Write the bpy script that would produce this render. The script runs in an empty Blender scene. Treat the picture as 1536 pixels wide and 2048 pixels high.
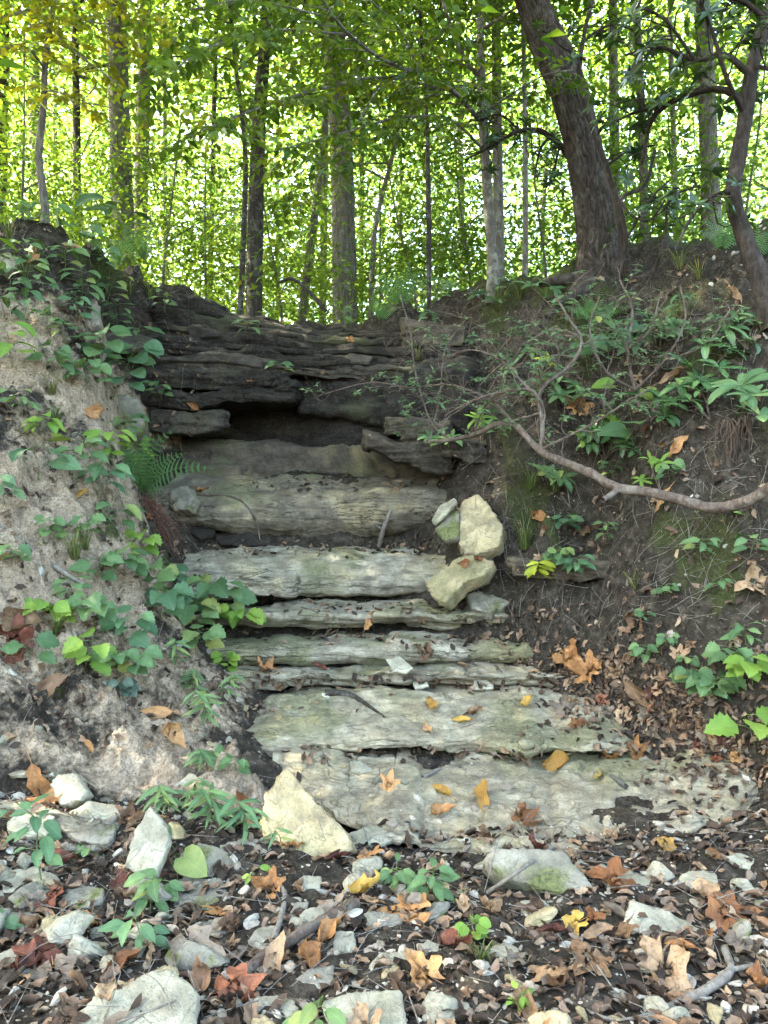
import bpy, math, random
import numpy as np
from mathutils import Vector, Matrix, Quaternion
from mathutils.bvhtree import BVHTree
R = math.radians
rng = np.random.default_rng(7); random.seed(7)
S = bpy.context.scene
COL = S.collection

# ------------------------------------------------------------------ camera
F, CU, CV, CZ = 1538.0, 768.0, 1024.0, 1.5      # focal length and centre in photo pixels, eye height
cam = bpy.data.cameras.new('camera'); cam.sensor_fit = 'VERTICAL'; cam.sensor_height = 24.0
cam.lens = 24.0 * F / 2048.0; cam.clip_start = 0.05; cam.clip_end = 600
camo = bpy.data.objects.new('camera', cam); COL.objects.link(camo)
camo.location = (0, 0, CZ); camo.rotation_euler = (R(90), 0, 0); S.camera = camo
# ------------------------------------------------------------------ sky, sun, exposure
SUN_EL, SUN_AZ = 52.0, -78.0                     # azimuth from +Y, negative = towards -X
W = bpy.data.worlds.new('World'); S.world = W; W.use_nodes = True
nt = W.node_tree; nt.nodes.clear()
sk = nt.nodes.new('ShaderNodeTexSky'); sk.sky_type = 'NISHITA'; sk.sun_disc = False
sk.sun_elevation = R(SUN_EL); sk.sun_rotation = R(SUN_AZ); sk.altitude = 200
sk.air_density = 1.0; sk.dust_density = 4.0; sk.ozone_density = 0.6
bg = nt.nodes.new('ShaderNodeBackground'); bg.inputs[1].default_value = 0.15
wo = nt.nodes.new('ShaderNodeOutputWorld')
nt.links.new(sk.outputs[0], bg.inputs[0]); nt.links.new(bg.outputs[0], wo.inputs[0])
sl = bpy.data.lights.new('sun', 'SUN'); sl.energy = 4.6; sl.angle = R(0.6); sl.color = (1.0, 0.95, 0.86)
so = bpy.data.objects.new('sun', sl); COL.objects.link(so)
sd = Vector((math.sin(R(SUN_AZ)) * math.cos(R(SUN_EL)), math.cos(R(SUN_AZ)) * math.cos(R(SUN_EL)), math.sin(R(SUN_EL))))
so.rotation_euler = sd.to_track_quat('Z', 'Y').to_euler(); so.location = sd * 60
vs = S.view_settings; vs.view_transform = 'Standard'; vs.look = 'None'; vs.exposure = 4.3; vs.gamma = 1.0
vs.use_curve_mapping = False
try:
    vs.use_white_balance = True; vs.white_balance_temperature = 7150; vs.white_balance_tint = 3
except Exception: pass
S.render.engine = 'CYCLES'
c = S.cycles; c.use_denoising = True
try: c.denoiser = 'OPENIMAGEDENOISE'
except Exception: pass
c.max_bounces = 8; c.diffuse_bounces = 4; c.glossy_bounces = 2; c.transmission_bounces = 4; c.transparent_max_bounces = 4
c.caustics_reflective = False; c.caustics_refractive = False; c.use_adaptive_sampling = True; c.adaptive_threshold = 0.03

# ------------------------------------------------------------------ helpers
def P(u, v, Y):
    return np.array(((u - CU) / F * Y, Y, CZ - (v - CV) / F * Y))
def sstep(a, b, x):
    t = np.clip((x - a) / (b - a), 0, 1); return t * t * (3 - 2 * t)
_G = np.array([(1,1,0),(-1,1,0),(1,-1,0),(-1,-1,0),(1,0,1),(-1,0,1),(1,0,-1),(-1,0,-1),(0,1,1),(0,-1,1),(0,1,-1),(0,-1,-1),(1,1,0),(-1,1,0),(0,-1,1),(0,-1,-1)], float)
def _h(ix, iy, iz, seed):
    h = (ix.astype(np.uint32) * np.uint32(374761393)) ^ (iy.astype(np.uint32) * np.uint32(668265263)) ^ (iz.astype(np.uint32) * np.uint32(1440662683)) ^ np.uint32((seed * 1274126177) & 0xffffffff)
    h = (h ^ (h >> np.uint32(13))) * np.uint32(1274126177); h = (h ^ (h >> np.uint32(15))) * np.uint32(2246822519)
    return h ^ (h >> np.uint32(16))
def perlin(p, seed=0):
    p = np.asarray(p, float); i = np.floor(p).astype(np.int64); f = p - i
    w = f * f * f * (f * (f * 6 - 15) + 10); out = np.zeros(len(p))
    for dx in (0, 1):
        for dy in (0, 1):
            for dz in (0, 1):
                g = _G[_h(i[:, 0] + dx, i[:, 1] + dy, i[:, 2] + dz, seed) & np.uint32(15)]
                d = (g * (f - (dx, dy, dz))).sum(1)
                out += d * (w[:, 0] if dx else 1 - w[:, 0]) * (w[:, 1] if dy else 1 - w[:, 1]) * (w[:, 2] if dz else 1 - w[:, 2])
    return out
def fbm(p, sc=1.0, oc=4, seed=0, gain=0.5):
    p = np.asarray(p, float) * sc; a, o, t = 1.0, np.zeros(len(p)), 0.0
    for k in range(oc):
        o += a * perlin(p, seed + k * 17); t += a; a *= gain; p = p * 2.03 + 11.3
    return o
def hash1(i, seed=0):
    i = np.asarray(i).astype(np.int64); z = np.zeros_like(i)
    return _h(i, z, z, seed).astype(float) / 4294967295.0
def mesh(name, V, faces, mats=(), smooth=True, attrs=None, uv=None, midx=None):
    """faces: array (n,3) or (n,4), or list of such"""
    if not isinstance(faces, list): faces = [faces]
    faces = [np.asarray(f, np.int32) for f in faces if len(f)]
    V = np.asarray(V, np.float32)
    me = bpy.data.meshes.new(name); me.vertices.add(len(V)); me.vertices.foreach_set('co', V.ravel())
    tot = sum(f.size for f in faces); npol = sum(len(f) for f in faces)
    me.loops.add(tot); me.polygons.add(npol)
    li = np.concatenate([f.ravel() for f in faces]); me.loops.foreach_set('vertex_index', li)
    lt = np.concatenate([np.full(len(f), f.shape[1], np.int32) for f in faces])
    me.polygons.foreach_set('loop_start', np.concatenate([[0], np.cumsum(lt)[:-1]]).astype(np.int32))
    me.polygons.foreach_set('loop_total', lt)
    me.polygons.foreach_set('use_smooth', np.full(npol, bool(smooth)))
    if midx is not None: me.polygons.foreach_set('material_index', np.asarray(midx, np.int32))
    for k, a in (attrs or {}).items():
        a = np.asarray(a, np.float32)
        if a.ndim == 1: at = me.attributes.new(k, 'FLOAT', 'POINT'); at.data.foreach_set('value', a)
        else:
            at = me.attributes.new(k, 'FLOAT_COLOR', 'POINT')
            if a.shape[1] == 3: a = np.hstack([a, np.ones((len(a), 1), np.float32)])
            at.data.foreach_set('color', a.ravel())
    if uv is not None:
        l = me.uv_layers.new(name='flat'); l.data.foreach_set('uv', np.asarray(uv, np.float32)[li].ravel())
    for m in mats: me.materials.append(m)
    me.update(calc_edges=True); me.validate()
    return me
def obj(name, me, parent=None, loc=None, label=None, cat=None, group=None, kind=None, mat4=None):
    o = bpy.data.objects.new(name, me); COL.objects.link(o)
    if parent is not None: o.parent = parent
    if loc is not None: o.location = loc
    if mat4 is not None: o.matrix_local = mat4
    if label: o['label'] = label
    if cat: o['category'] = cat; o['kind'] = 'thing'
    if group: o['group'] = group
    if kind: o['kind'] = kind
    return o
def grid_faces(nu, nv, wrap=False):
    a = np.arange(nu * nv).reshape(nu, nv)
    if wrap: a = np.vstack([a, a[:1]])
    return np.stack([a[:-1, :-1], a[1:, :-1], a[1:, 1:], a[:-1, 1:]], -1).reshape(-1, 4)
class Acc:
    """collects several shapes into one mesh (used only for one part of one thing, or for stuff)"""
    def __init__(s): s.V, s.Fq, s.Ft, s.n, s.A, s.U = [], [], [], 0, [], []
    def add(s, V, F, a=None, uv=None):
        F = np.asarray(F)
        (s.Fq if F.shape[1] == 4 else s.Ft).append(F + s.n); s.V.append(V); s.n += len(V)
        if a is not None: s.A.append(np.full(len(V), a) if np.isscalar(a) else a)
        if uv is not None: s.U.append(uv)
    def mesh(s, name, mats, smooth=True):
        fs = []
        if s.Fq: fs.append(np.concatenate(s.Fq))
        if s.Ft: fs.append(np.concatenate(s.Ft))
        return mesh(name, np.concatenate(s.V), fs, mats, smooth, {'tint': np.concatenate(s.A)} if s.A else None, np.concatenate(s.U) if s.U else None)

# ------------------------------------------------------------------ material helper
class M:
    def __init__(s, name):
        s.m = bpy.data.materials.new(name); s.m.use_nodes = True; s.t = s.m.node_tree; s.t.nodes.clear()
        s.o = s.n('ShaderNodeOutputMaterial')
    def n(s, ty, **kw):
        x = s.t.nodes.new(ty)
        for k, v in kw.items(): setattr(x, k, v)
        return x
    def lk(s, a, b): s.t.links.new(a, b)
    def put(s, sock, v):
        if hasattr(v, 'is_output'): s.lk(v, sock)
        elif isinstance(v, (tuple, list)) and len(v) == 3 and sock.type == 'RGBA': sock.default_value = (*v, 1)
        else: sock.default_value = v
    def co(s, kind='Object', scale=(1, 1, 1)):
        tc = s.n('ShaderNodeTexCoord'); mp = s.n('ShaderNodeMapping'); s.lk(tc.outputs[kind], mp.inputs[0]); mp.inputs['Scale'].default_value = scale
        return mp.outputs[0]
    def noise(s, vec, scale, detail=5, rough=0.6, dist=0.0):
        x = s.n('ShaderNodeTexNoise'); s.lk(vec, x.inputs['Vector']); x.inputs['Scale'].default_value = scale
        x.inputs['Detail'].default_value = detail; x.inputs['Roughness'].default_value = rough; x.inputs['Distortion'].default_value = dist
        return x.outputs['Fac']
    def voro(s, vec, scale, feat='F1', out='Distance'):
        x = s.n('ShaderNodeTexVoronoi', feature=feat); s.lk(vec, x.inputs['Vector']); x.inputs['Scale'].default_value = scale
        return x.outputs[out]
    def ramp(s, fac, stops, interp='LINEAR'):
        x = s.n('ShaderNodeValToRGB'); s.lk(fac, x.inputs[0]); e = x.color_ramp.elements; x.color_ramp.interpolation = interp
        while len(e) < len(stops): e.new(0.5)
        for k, (p, cc) in enumerate(stops):
            e[k].position = p; e[k].color = (*cc, 1) if isinstance(cc, (tuple, list)) else (cc, cc, cc, 1)
        return x.outputs[0]
    def mix(s, fac, a, b, mode='MIX'):
        x = s.n('ShaderNodeMix', data_type='RGBA', blend_type=mode); s.put(x.inputs[0], fac); s.put(x.inputs[6], a); s.put(x.inputs[7], b)
        return x.outputs[2]
    def math(s, op, a, b=0.5):
        x = s.n('ShaderNodeMath', operation=op); s.put(x.inputs[0], a); s.put(x.inputs[1], b); return x.outputs[0]
    def attr(s, name, out='Color'):
        x = s.n('ShaderNodeAttribute', attribute_name=name); return x.outputs[out]
    def sep(s, col):
        x = s.n('ShaderNodeSeparateColor'); s.lk(col, x.inputs[0]); return x.outputs
    def rand(s): return s.n('ShaderNodeObjectInfo').outputs['Random']
    def bump(s, h, strength=0.5, dist=0.02, prev=None):
        x = s.n('ShaderNodeBump'); s.lk(h, x.inputs['Height']); x.inputs['Strength'].default_value = strength; x.inputs['Distance'].default_value = dist
        if prev is not None: s.lk(prev, x.inputs['Normal'])
        return x.outputs[0]
    def hsv(s, col, h=0.5, sa=1.0, v=1.0):
        x = s.n('ShaderNodeHueSaturation'); s.put(x.inputs['Hue'], h); s.put(x.inputs['Saturation'], sa); s.put(x.inputs['Value'], v); s.put(x.inputs['Color'], col); return x.outputs[0]
    def pbr(s, col, rough=0.9, spec=0.2, normal=None):
        b = s.n('ShaderNodeBsdfPrincipled'); s.put(b.inputs['Base Color'], col); s.put(b.inputs['Roughness'], rough); s.put(b.inputs['Specular IOR Level'], spec)
        if normal is not None: s.lk(normal, b.inputs['Normal'])
        return b
    def out(s, sh): s.lk(sh.outputs[0], s.o.inputs[0]); return s.m

def soil_material():
    m = M('soil'); v = m.co(); a = m.sep(m.attr('soil'))
    n1 = m.noise(v, 2.2, 6, 0.65); n2 = m.noise(v, 14, 6, 0.7); n3 = m.noise(v, 70, 4, 0.7); cl = m.voro(v, 55)
    dark = m.ramp(n2, [(0.3, (0.010, 0.008, 0.006)), (0.5, (0.033, 0.027, 0.020)), (0.75, (0.10, 0.085, 0.063))])
    sand = m.ramp(n2, [(0.27, (0.09, 0.064, 0.043)), (0.46, (0.25, 0.19, 0.13)), (0.7, (0.43, 0.34, 0.245))])
    sand = m.mix(m.math('MULTIPLY', m.ramp(n1, [(0.45, 0.0), (0.62, 1.0)]), 0.6), sand, (0.33, 0.245, 0.165))
    f = m.math('ADD', a[0], m.math('MULTIPLY', m.math('SUBTRACT', n2, 0.5), 0.9))
    base = m.mix(m.ramp(f, [(0.35, 0.0), (0.65, 1.0)]), dark, sand)
    peb = m.ramp(m.voro(v, 38, 'F1', 'Color'), [(0.70, 0.0), (0.76, 1.0)])
    pd = m.ramp(m.voro(v, 38), [(0.18, 1.0), (0.34, 0.0)])
    base = m.mix(m.math('MULTIPLY', m.math('MULTIPLY', peb, pd), 0.5), base, (0.22, 0.19, 0.145))
    moss = m.ramp(n3, [(0.3, (0.018, 0.026, 0.008)), (0.55, (0.042, 0.048, 0.016)), (0.8, (0.09, 0.09, 0.03))])
    fm = m.math('ADD', a[1], m.math('MULTIPLY', m.math('SUBTRACT', m.noise(v, 6, 6, 0.7), 0.5), 1.1))
    base = m.mix(m.ramp(fm, [(0.45, 0.0), (0.62, 1.0)]), base, moss)
    base = m.mix(m.ramp(n3, [(0.36, 0.55), (0.5, 0.0)]), base, (0.03, 0.022, 0.016))
    h = m.math('ADD', m.math('MULTIPLY', n2, 0.8), m.math('ADD', m.math('MULTIPLY', n3, 0.5), m.math('MULTIPLY', cl, 0.5)))
    return m.out(m.pbr(base, 0.95, 0.12, m.bump(h, 0.9, 0.035)))
def rock_material(name, cols, stain, moss, yellow=0.4, lam=1.0, cracks=.3):
    m = M(name); v = m.co(); vs_ = m.co('Object', (1.3, 1.8, 6.0))
    n1 = m.noise(v, 1.6, 6, 0.65, 0.6); n2 = m.noise(v, 7, 8, 0.68); n3 = m.noise(v, 48, 5, 0.7); st = m.noise(vs_, 3.2, 8, 0.7, 0.4); st2 = m.noise(vs_, 14, 5, 0.65)
    base = m.ramp(n2, [(0.28, cols[0]), (0.5, cols[1]), (0.72, cols[2])])
    base = m.mix(m.math('MULTIPLY', m.ramp(n1, [(0.5, 0.0), (0.66, 1.0)]), yellow), base, (0.50, 0.40, 0.20))
    base = m.mix(m.math('MULTIPLY', m.ramp(st, [(0.36, 1.0), (0.56, 0.0)]), stain), base, (0.085, 0.072, 0.055))
    base = m.mix(m.math('MULTIPLY', m.ramp(n3, [(0.34, 1.0), (0.47, 0.0)]), 0.45), base, (0.10, 0.088, 0.07))
    am = m.attr('moss', 'Fac')
    fm = m.math('ADD', m.math('MULTIPLY', am, 0.6), m.math('SUBTRACT', m.noise(v, 3.3, 7, 0.7), 0.5))
    mc = m.ramp(n3, [(0.3, (0.045, 0.055, 0.016)), (0.6, (0.13, 0.135, 0.055)), (0.8, (0.22, 0.22, 0.10))])
    base = m.mix(m.math('MULTIPLY', m.ramp(fm, [(0.12, 0.0), (0.34, 1.0)]), moss), base, mc)
    wv = m.n('ShaderNodeVectorMath', operation='MULTIPLY_ADD'); nz = m.n('ShaderNodeTexNoise'); m.lk(v, nz.inputs['Vector']); nz.inputs['Scale'].default_value = 3.0; m.lk(nz.outputs['Color'], wv.inputs[0]); wv.inputs[1].default_value = (.35, .35, .2); m.lk(m.co('Object', (1.0, 1.3, 2.6)), wv.inputs[2])
    crack = m.ramp(m.voro(wv.outputs[0], 3.4, 'DISTANCE_TO_EDGE'), [(0.0, 0.0), (0.016, 1.0)]); gate = m.ramp(m.noise(v, 2.0, 3, .5), [(.36, 0.0), (.46, 1.0)]); crack = m.math('MAXIMUM', crack, gate)
    fz = m.noise(m.co('Object', (1.1, 1.4, 7.5)), 3.0, 4, .55, .5); fis = m.math('MULTIPLY', m.ramp(fz, [(.478, 0.0), (.492, 1.0), (.508, 1.0), (.522, 0.0)]), m.ramp(m.noise(v, 2.6, 3, .5), [(.46, 0.0), (.56, 1.0)])); base = m.mix(m.math('MULTIPLY', fis, .8 * lam), base, (.035, .028, .02))
    base = m.mix(m.math('MULTIPLY', m.ramp(m.noise(v, 3.1, 6, .7, 1.0), [(.54, 0.0), (.64, 1.0)]), .55 * stain), base, (.14, .105, .065))
    pit = m.ramp(m.voro(v, 75), [(.12, 0.0), (.32, 1.0)]); base = m.mix(m.math('MULTIPLY', m.math('SUBTRACT', 1.0, crack), cracks), base, (.03, .025, .018))
    h = m.math('ADD', m.math('MULTIPLY', n2, 0.7), m.math('ADD', m.math('MULTIPLY', st2, 0.42 * lam), m.math('ADD', m.math('MULTIPLY', n3, 0.45), m.math('ADD', m.math('MULTIPLY', crack, cracks * .7), m.math('SUBTRACT', m.math('MULTIPLY', pit, .10), m.math('MULTIPLY', fis, .3 * lam))))))
    return m.out(m.pbr(base, 0.88, 0.22, m.bump(h, 0.85, 0.035)))
PALE = ((0.12, 0.102, 0.07), (0.26, 0.232, 0.168), (0.40, 0.37, 0.285))
m_soil = soil_material()
m_rock = rock_material('sandstone', PALE, 0.8, 0.65, 0.45)
m_slab = rock_material('slab_sandstone', ((0.11, 0.09, 0.058), (0.26, 0.226, 0.155), (0.40, 0.36, 0.26)), 0.8, 0.5, 0.35, 0.45, 0.5)
m_rock_grey = rock_material('grey_sandstone', ((0.06, 0.049, 0.033), (0.145, 0.122, 0.086), (0.26, 0.23, 0.165)), 0.9, 0.45, 0.45)
m_shale = rock_material('dark_shale', ((0.005, 0.0037, 0.0026), (0.011, 0.0085, 0.0062), (0.029, 0.023, 0.017)), 0.3, 0.3, 0.0)  # dark rock, darkened further so its colour carries part of the shadow
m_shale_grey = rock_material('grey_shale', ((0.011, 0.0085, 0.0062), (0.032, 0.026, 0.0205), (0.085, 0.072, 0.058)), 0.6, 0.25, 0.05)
m_earth = rock_material('earthy_rock', ((0.022, 0.016, 0.011), (0.055, 0.043, 0.03), (0.12, 0.097, 0.066)), 0.6, 0.5, 0.4, .5)
m_stone = rock_material('pale_stone', ((0.17, 0.155, 0.11), (0.30, 0.28, 0.205), (0.41, 0.39, 0.295)), 0.55, 0.3, 0.3, 0.4, 0.0)
m_stone_y = rock_material('yellow_stone', ((0.22, 0.175, 0.09), (0.36, 0.29, 0.16), (0.46, 0.39, 0.24)), 0.65, 0.5, 0.5, 0.4, 0.0)
m_stone_m = rock_material('mossy_stone', ((0.10, 0.092, 0.07), (0.21, 0.195, 0.15), (0.33, 0.31, 0.25)), 0.5, 1.0, 0.2, 0.5, 0.0)

# ------------------------------------------------------------------ ground: one sheet through surveyed points
CP = []
def cp(u, v, Y, dz=0.0):
    p = P(u, v, Y); CP.append((p[0], p[1], p[2] + dz))
for t in [(-200,2048,2.25),(300,2048,2.25),(768,2048,2.25),(1200,2048,2.25),(1800,2048,2.25),(768,1900,2.65),(300,1900,2.65),(1300,1900,2.65),(768,1780,3.1),(1200,1780,3.1),
          (768,1710,3.48),(400,1780,3.1),(200,1720,3.3),(0,1700,3.3),(1536,1650,3.5),(1300,1700,3.45),(1100,1715,3.45),(1750,1700,3.2),(560,1640,3.7),
          (0,1600,3.62),(0,1560,3.72),(0,1450,3.85),(0,1300,4.1),(0,1100,4.5),(0,900,4.95),(0,700,5.45),(0,560,5.9),(0,430,6.5),
          (200,1600,3.68),(200,1540,3.85),(200,1450,4.1),(200,1300,4.45),(200,1100,5.0),(200,900,5.6),(200,750,6.1),(200,620,6.6),(200,497,7.2),(110,440,6.9),
          (350,1560,3.95),(350,1450,4.4),(330,1300,4.95),(295,1150,5.65),(262,1000,6.25),(255,900,6.7),(232,780,7.0),(262,650,7.4),(280,556,7.7),(390,585,8.3),
          (430,1400,4.8),(430,1500,4.3),(560,1545,4.1),(-300,1600,3.3),(-300,1300,3.6),(-300,900,4.2),(-300,430,5.6),(395,1300,5.35,-.03),(340,1200,5.9,-.03),
          (1030,1000,6.2),(1100,1000,5.9),(1045,1120,5.95),(1100,1120,5.75),(1100,1192,6.0),(1170,1190,5.85),(1190,1300,5.15),(1260,1385,4.85),(1250,1250,5.0),(1300,1150,4.95),(1300,1000,5.2),(1300,850,5.6),(1300,700,6.1),(1300,600,6.6),(1300,515,7.0),
          (1440,1475,4.35),(1440,1400,4.4),(1440,1250,4.55),(1440,1050,4.8),(1440,850,5.1),(1440,650,5.7),(1440,500,6.4),(1540,1560,3.95),(1600,1400,3.95),(1600,1200,4.25),(1600,950,4.6),(1600,700,5.1),(1600,480,6.0),(1800,1400,3.7),(1800,900,4.3),(1800,450,5.6),
          (1100,850,6.4),(1050,700,7.1),(1150,548,7.5),(1000,562,8.1),(900,588,8.4),(860,700,8.1,-.1),(950,850,7.0),(920,950,6.75),(960,1000,6.45),(990,1150,6.05),(1000,1230,5.95,-.06)]: cp(*t)
for u in (620, 768, 900, 1020):
    for v, Y, dz in ((1600,4.0,-.12),(1500,4.45,-.12),(1390,5.0,-.12),(1300,5.72,-.16)): cp(u, v, Y, dz)
for u in (520, 660, 800):
    for v, Y, dz in ((1225,6.15,-.14),(1110,6.8,-.16),(955,7.35,-.05)): cp(u, v, Y, dz)
cp(312,1080,6.15); cp(292,960,6.6); cp(270,860,7.05); cp(760,634,8.65); cp(820,616,8.5); cp(865,600,8.42); cp(1250,1560,4.1,-.1); cp(1400,1570,3.95,-.08)
for x in (-1.9, -1.0, -0.2, 0.5):
    CP += [(x, 7.75, 1.84), (x, 8.25, 1.95 + 0.5 * (x < -1.5)), (x, 8.62, 3.55), (x, 8.85, 3.66), (x, 9.2, 3.62), (x, 10.0, 3.5), (x, 12, 3.4)]
CP += [(-3.4, 8.0, 4.05), (-3.5, 10, 3.9), (-2.4, 9.4, 3.75), (-2.7, 8.3, 3.85), (-2.15, 8.5, 3.72), (-3.0, 7.6, 3.98), (-2.45, 8.0, 3.8), (1.0, 8.9, 3.72), (1.35, 8.4, 3.85), (1.1, 9.5, 3.7), (1.9, 8.1, 3.86), (0.72, 8.6, 3.7), (-5, 9, 4.1), (2.5, 9, 3.9), (3.6, 8, 4.0), (4.5, 10, 3.9), (-5, 12, 3.7), (5, 12, 3.7), (-2, 0.8, -.03), (2, .8, -.03), (0, .5, -.03), (-4, 1, 0.05), (4, 1, .05), (0, 1.6, 0)]
CP = np.array(CP)
def _tk(d2): return 0.5 * d2 * np.log(d2 + 1e-9)
def _tps(C, lam):
    n = len(C); d2 = ((C[:, None, :2] - C[None, :, :2]) ** 2).sum(-1); A = np.zeros((n + 3, n + 3))
    A[:n, :n] = _tk(d2) + lam * np.eye(n); A[:n, n:] = A[n:, :n].T * 0; A[:n, n] = 1; A[:n, n + 1:] = C[:, :2]; A[n:, :n] = A[:n, n:].T
    return np.linalg.solve(A, np.concatenate([C[:, 2], np.zeros(3)]))
TW = _tps(CP, 0.004)
def ground_base(x, y):
    x = np.asarray(x, float); y = np.asarray(y, float); z = np.empty_like(x)
    xc, yc = np.clip(x, -5, 5), np.clip(y, 0.6, 12)
    for i in range(0, len(x), 20000):
        s_ = slice(i, i + 20000); d2 = (xc[s_, None] - CP[:, 0]) ** 2 + (yc[s_, None] - CP[:, 1]) ** 2
        z[s_] = _tk(d2) @ TW[:-3] + TW[-3] + TW[-2] * xc[s_] + TW[-1] * yc[s_]
    far = -0.1 + 3.75 * sstep(2.6, 7.5, y)
    far = far + 0.5 * perlin(np.stack([x * .08, y * .08, x * 0], 1), 5) * sstep(10, 30, np.hypot(x, y))
    z = np.where(z > 3.85, 3.85 + (z - 3.85) * .45, z)
    w = np.maximum(np.maximum(sstep(3.6, 6, np.abs(x)), sstep(10, 12.5, y)), sstep(1.6, 0.4, y))
    return z * (1 - w) + far * w
def bankmask(x, y, z):
    left = sstep(0.0, -0.35, x - (-0.42 - (y - 4) * .40)) * sstep(3.55, 3.9, y)
    right = sstep(0.0, 0.35, x - (2.0 - (y - 4.2) * .62).clip(0.75)) * sstep(3.7, 4.3, y)
    return left, right
def ground(x, y):
    z = ground_base(x, y); p = np.stack([x, y, z], 1); l, r = bankmask(x, y, z)
    near = sstep(14, 9, y) * sstep(7, 4.5, np.abs(x))
    q = p * (1, 1, 0.35)
    d = 0.045 * fbm(q, 1.6, 3, 3) + (0.024 + 0.085 * l + 0.06 * r) * fbm(q, 5.5, 4, 9) + r * 0.10 * fbm(q, 2.3, 3, 52) + 0.010 * fbm(p, 22, 2, 21)
    rid = 1 - np.abs(perlin(p * (3.2, 3.2, 1.2), 77)); d -= (l * .04 + r * .05) * np.clip(rid - .8, 0, 1) * 3
    tn = fbm(q, 2.6, 3, 41) + z * 2.2; fr = tn - np.floor(tn); d += r * 0.13 * (sstep(.0, .55, fr) - fr) + l * .07 * (sstep(.0, .5, fr) - fr)
    rl = 1 - np.abs(perlin(np.stack([x * 4.2 + y * 1.8, y * .5, x * 0], 1), 61)); d -= l * .04 * np.clip(rl - .78, 0, 1) * 2.5; d += l * .035 * fbm(p, 11, 3, 63)
    rim = sstep(8.1, 8.6, y) * sstep(9.6, 9.0, y) * sstep(-2.3, -1.8, x) * sstep(1.6, 1.0, x)
    d += rim * 0.16 * fbm(p, 1.9, 3, 88)
    return z + d * (0.25 + 0.75 * near)
def axis(segs):
    out = []
    for a, b, n in segs: out.append(np.linspace(a, b, n, endpoint=False))
    return np.unique(np.concatenate(out))
gx = axis([(-160, -20, 14), (-20, -6, 20), (-6, -3.6, 40), (-3.6, 3.6, 440), (3.6, 6, 40), (6, 20, 20), (20, 161, 15)])
gy = axis([(-120, -5, 16), (-5, 1.2, 30), (1.2, 2, 40), (2, 4.5, 220), (4.5, 9.4, 270), (9.4, 14, 50), (14, 30, 30), (30, 220, 24)])
X, Y = np.meshgrid(gx, gy, indexing='ij'); gxv, gyv = X.ravel(), Y.ravel(); gz = ground(gxv, gyv)
l_, r_ = bankmask(gxv, gyv, gz); pp = np.stack([gxv, gyv, gz], 1)
# sandy subsoil shows on the left bank, dark humus on the right bank, the rim and the streambed, moss on both
l2_, _ = bankmask(gxv + 0.5 * fbm(pp, .9, 3, 14), gyv + .35 * fbm(pp, .9, 3, 15), gz)
sand = l2_ * sstep(3.7, 2.5, gz + 0.9 * fbm(pp, 1.0, 3, 2)) * (0.66 + 0.28 * sstep(1.4, .4, gz) + 0.9 * fbm(pp, 1.1, 3, 4)) + 0.20 * (1 - l_) * (1 - r_) * sstep(4, 3, gyv)
mossm = np.clip(r_ * (0.30 + 0.8 * fbm(pp, .9, 3, 6)) + l_ * (0.05 + 0.7 * fbm(pp, 1.3, 3, 8)) + sstep(3.3, 3.8, gz) * .15, 0, 1)
soilc = np.stack([sand, mossm, 0 * sand], 1)
GV = pp; GF = grid_faces(len(gx), len(gy))
obj('ground', mesh('ground', GV, GF, [m_soil], True, {'soil': soilc}), kind='structure', label='bare soil of the gully floor, banks and forest floor', cat='ground')
SOLID = []      # everything leaves and stones can come to rest on
nr = (np.abs(GV[GF[:, 0], 0]) < 4.6) & (GV[GF[:, 0], 1] > 0.8) & (GV[GF[:, 0], 1] < 10.5)
SOLID.append((GV, GF[nr]))
def gz1(x, y): return float(ground(np.array([x], float), np.array([y], float))[0])

# ------------------------------------------------------------------ rock outcrop
def grid_normals(G):
    du = np.gradient(G, axis=0); dv = np.gradient(G, axis=1); n = np.cross(du, dv)
    return n / (np.linalg.norm(n, axis=2, keepdims=True) + 1e-9)
def rock_disp(p, amp=1.0, layer=0.045, chip=0.02, seed=0, block=1.2, flake=0.0):
    w = 0.03 * fbm(p, 1.3, 3, seed + 1); q = (p[:, 2] + w + 0.012 * p[:, 0]) / layer
    k = np.floor(q); f = q - k
    def off(kk):
        along = perlin(np.stack([p[:, 0] * 1.7 + kk * 7.3, p[:, 1] * 1.7, kk * 3.1], 1), seed + 5)
        fine = perlin(np.stack([p[:, 0] * 7 + kk * 5.1, p[:, 1] * 7, kk * 1.7], 1), seed + 6)
        xb = p[:, 0] * block * (.6 + .8 * hash1(kk + 77, seed)) + hash1(kk + 300, seed) * 9 + .35 * along; kb = np.floor(xb); fb = xb - kb
        bl = _h(kb.astype(np.int64), kk.astype(np.int64), np.zeros(len(kk), np.int64), seed + 3).astype(float) / 4294967295.0 - .5
        joint = np.exp(-(np.minimum(fb, 1 - fb) / (.02 * block)) ** 2)
        return .7 * (hash1(kk + 1000, seed + 9) - .5) + 1.5 * bl + .9 * along + .4 * fine - .8 * joint
    s_ = sstep(.82, 1.0, f); st = off(k) * (1 - s_) + off(k + 1) * s_
    groove = np.exp(-((f - .95) / .09) ** 2) * (0.4 + hash1(k + 500, seed)) * .5
    d = chip * (st - groove) + amp * (0.05 * fbm(p, 1.1, 3, seed + 2) + 0.014 * fbm(p, 6, 4, seed + 3) + .004 * fbm(p, 28, 2, seed + 4))
    if flake:
        n_ = fbm(p * (1.0, 2.0, 2.0), 1.25, 4, seed + 40) * 4.5; fl = np.floor(n_); fr = n_ - fl; d = d + flake * (fl + sstep(.90, 1.0, fr)) * .5
    return d
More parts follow.
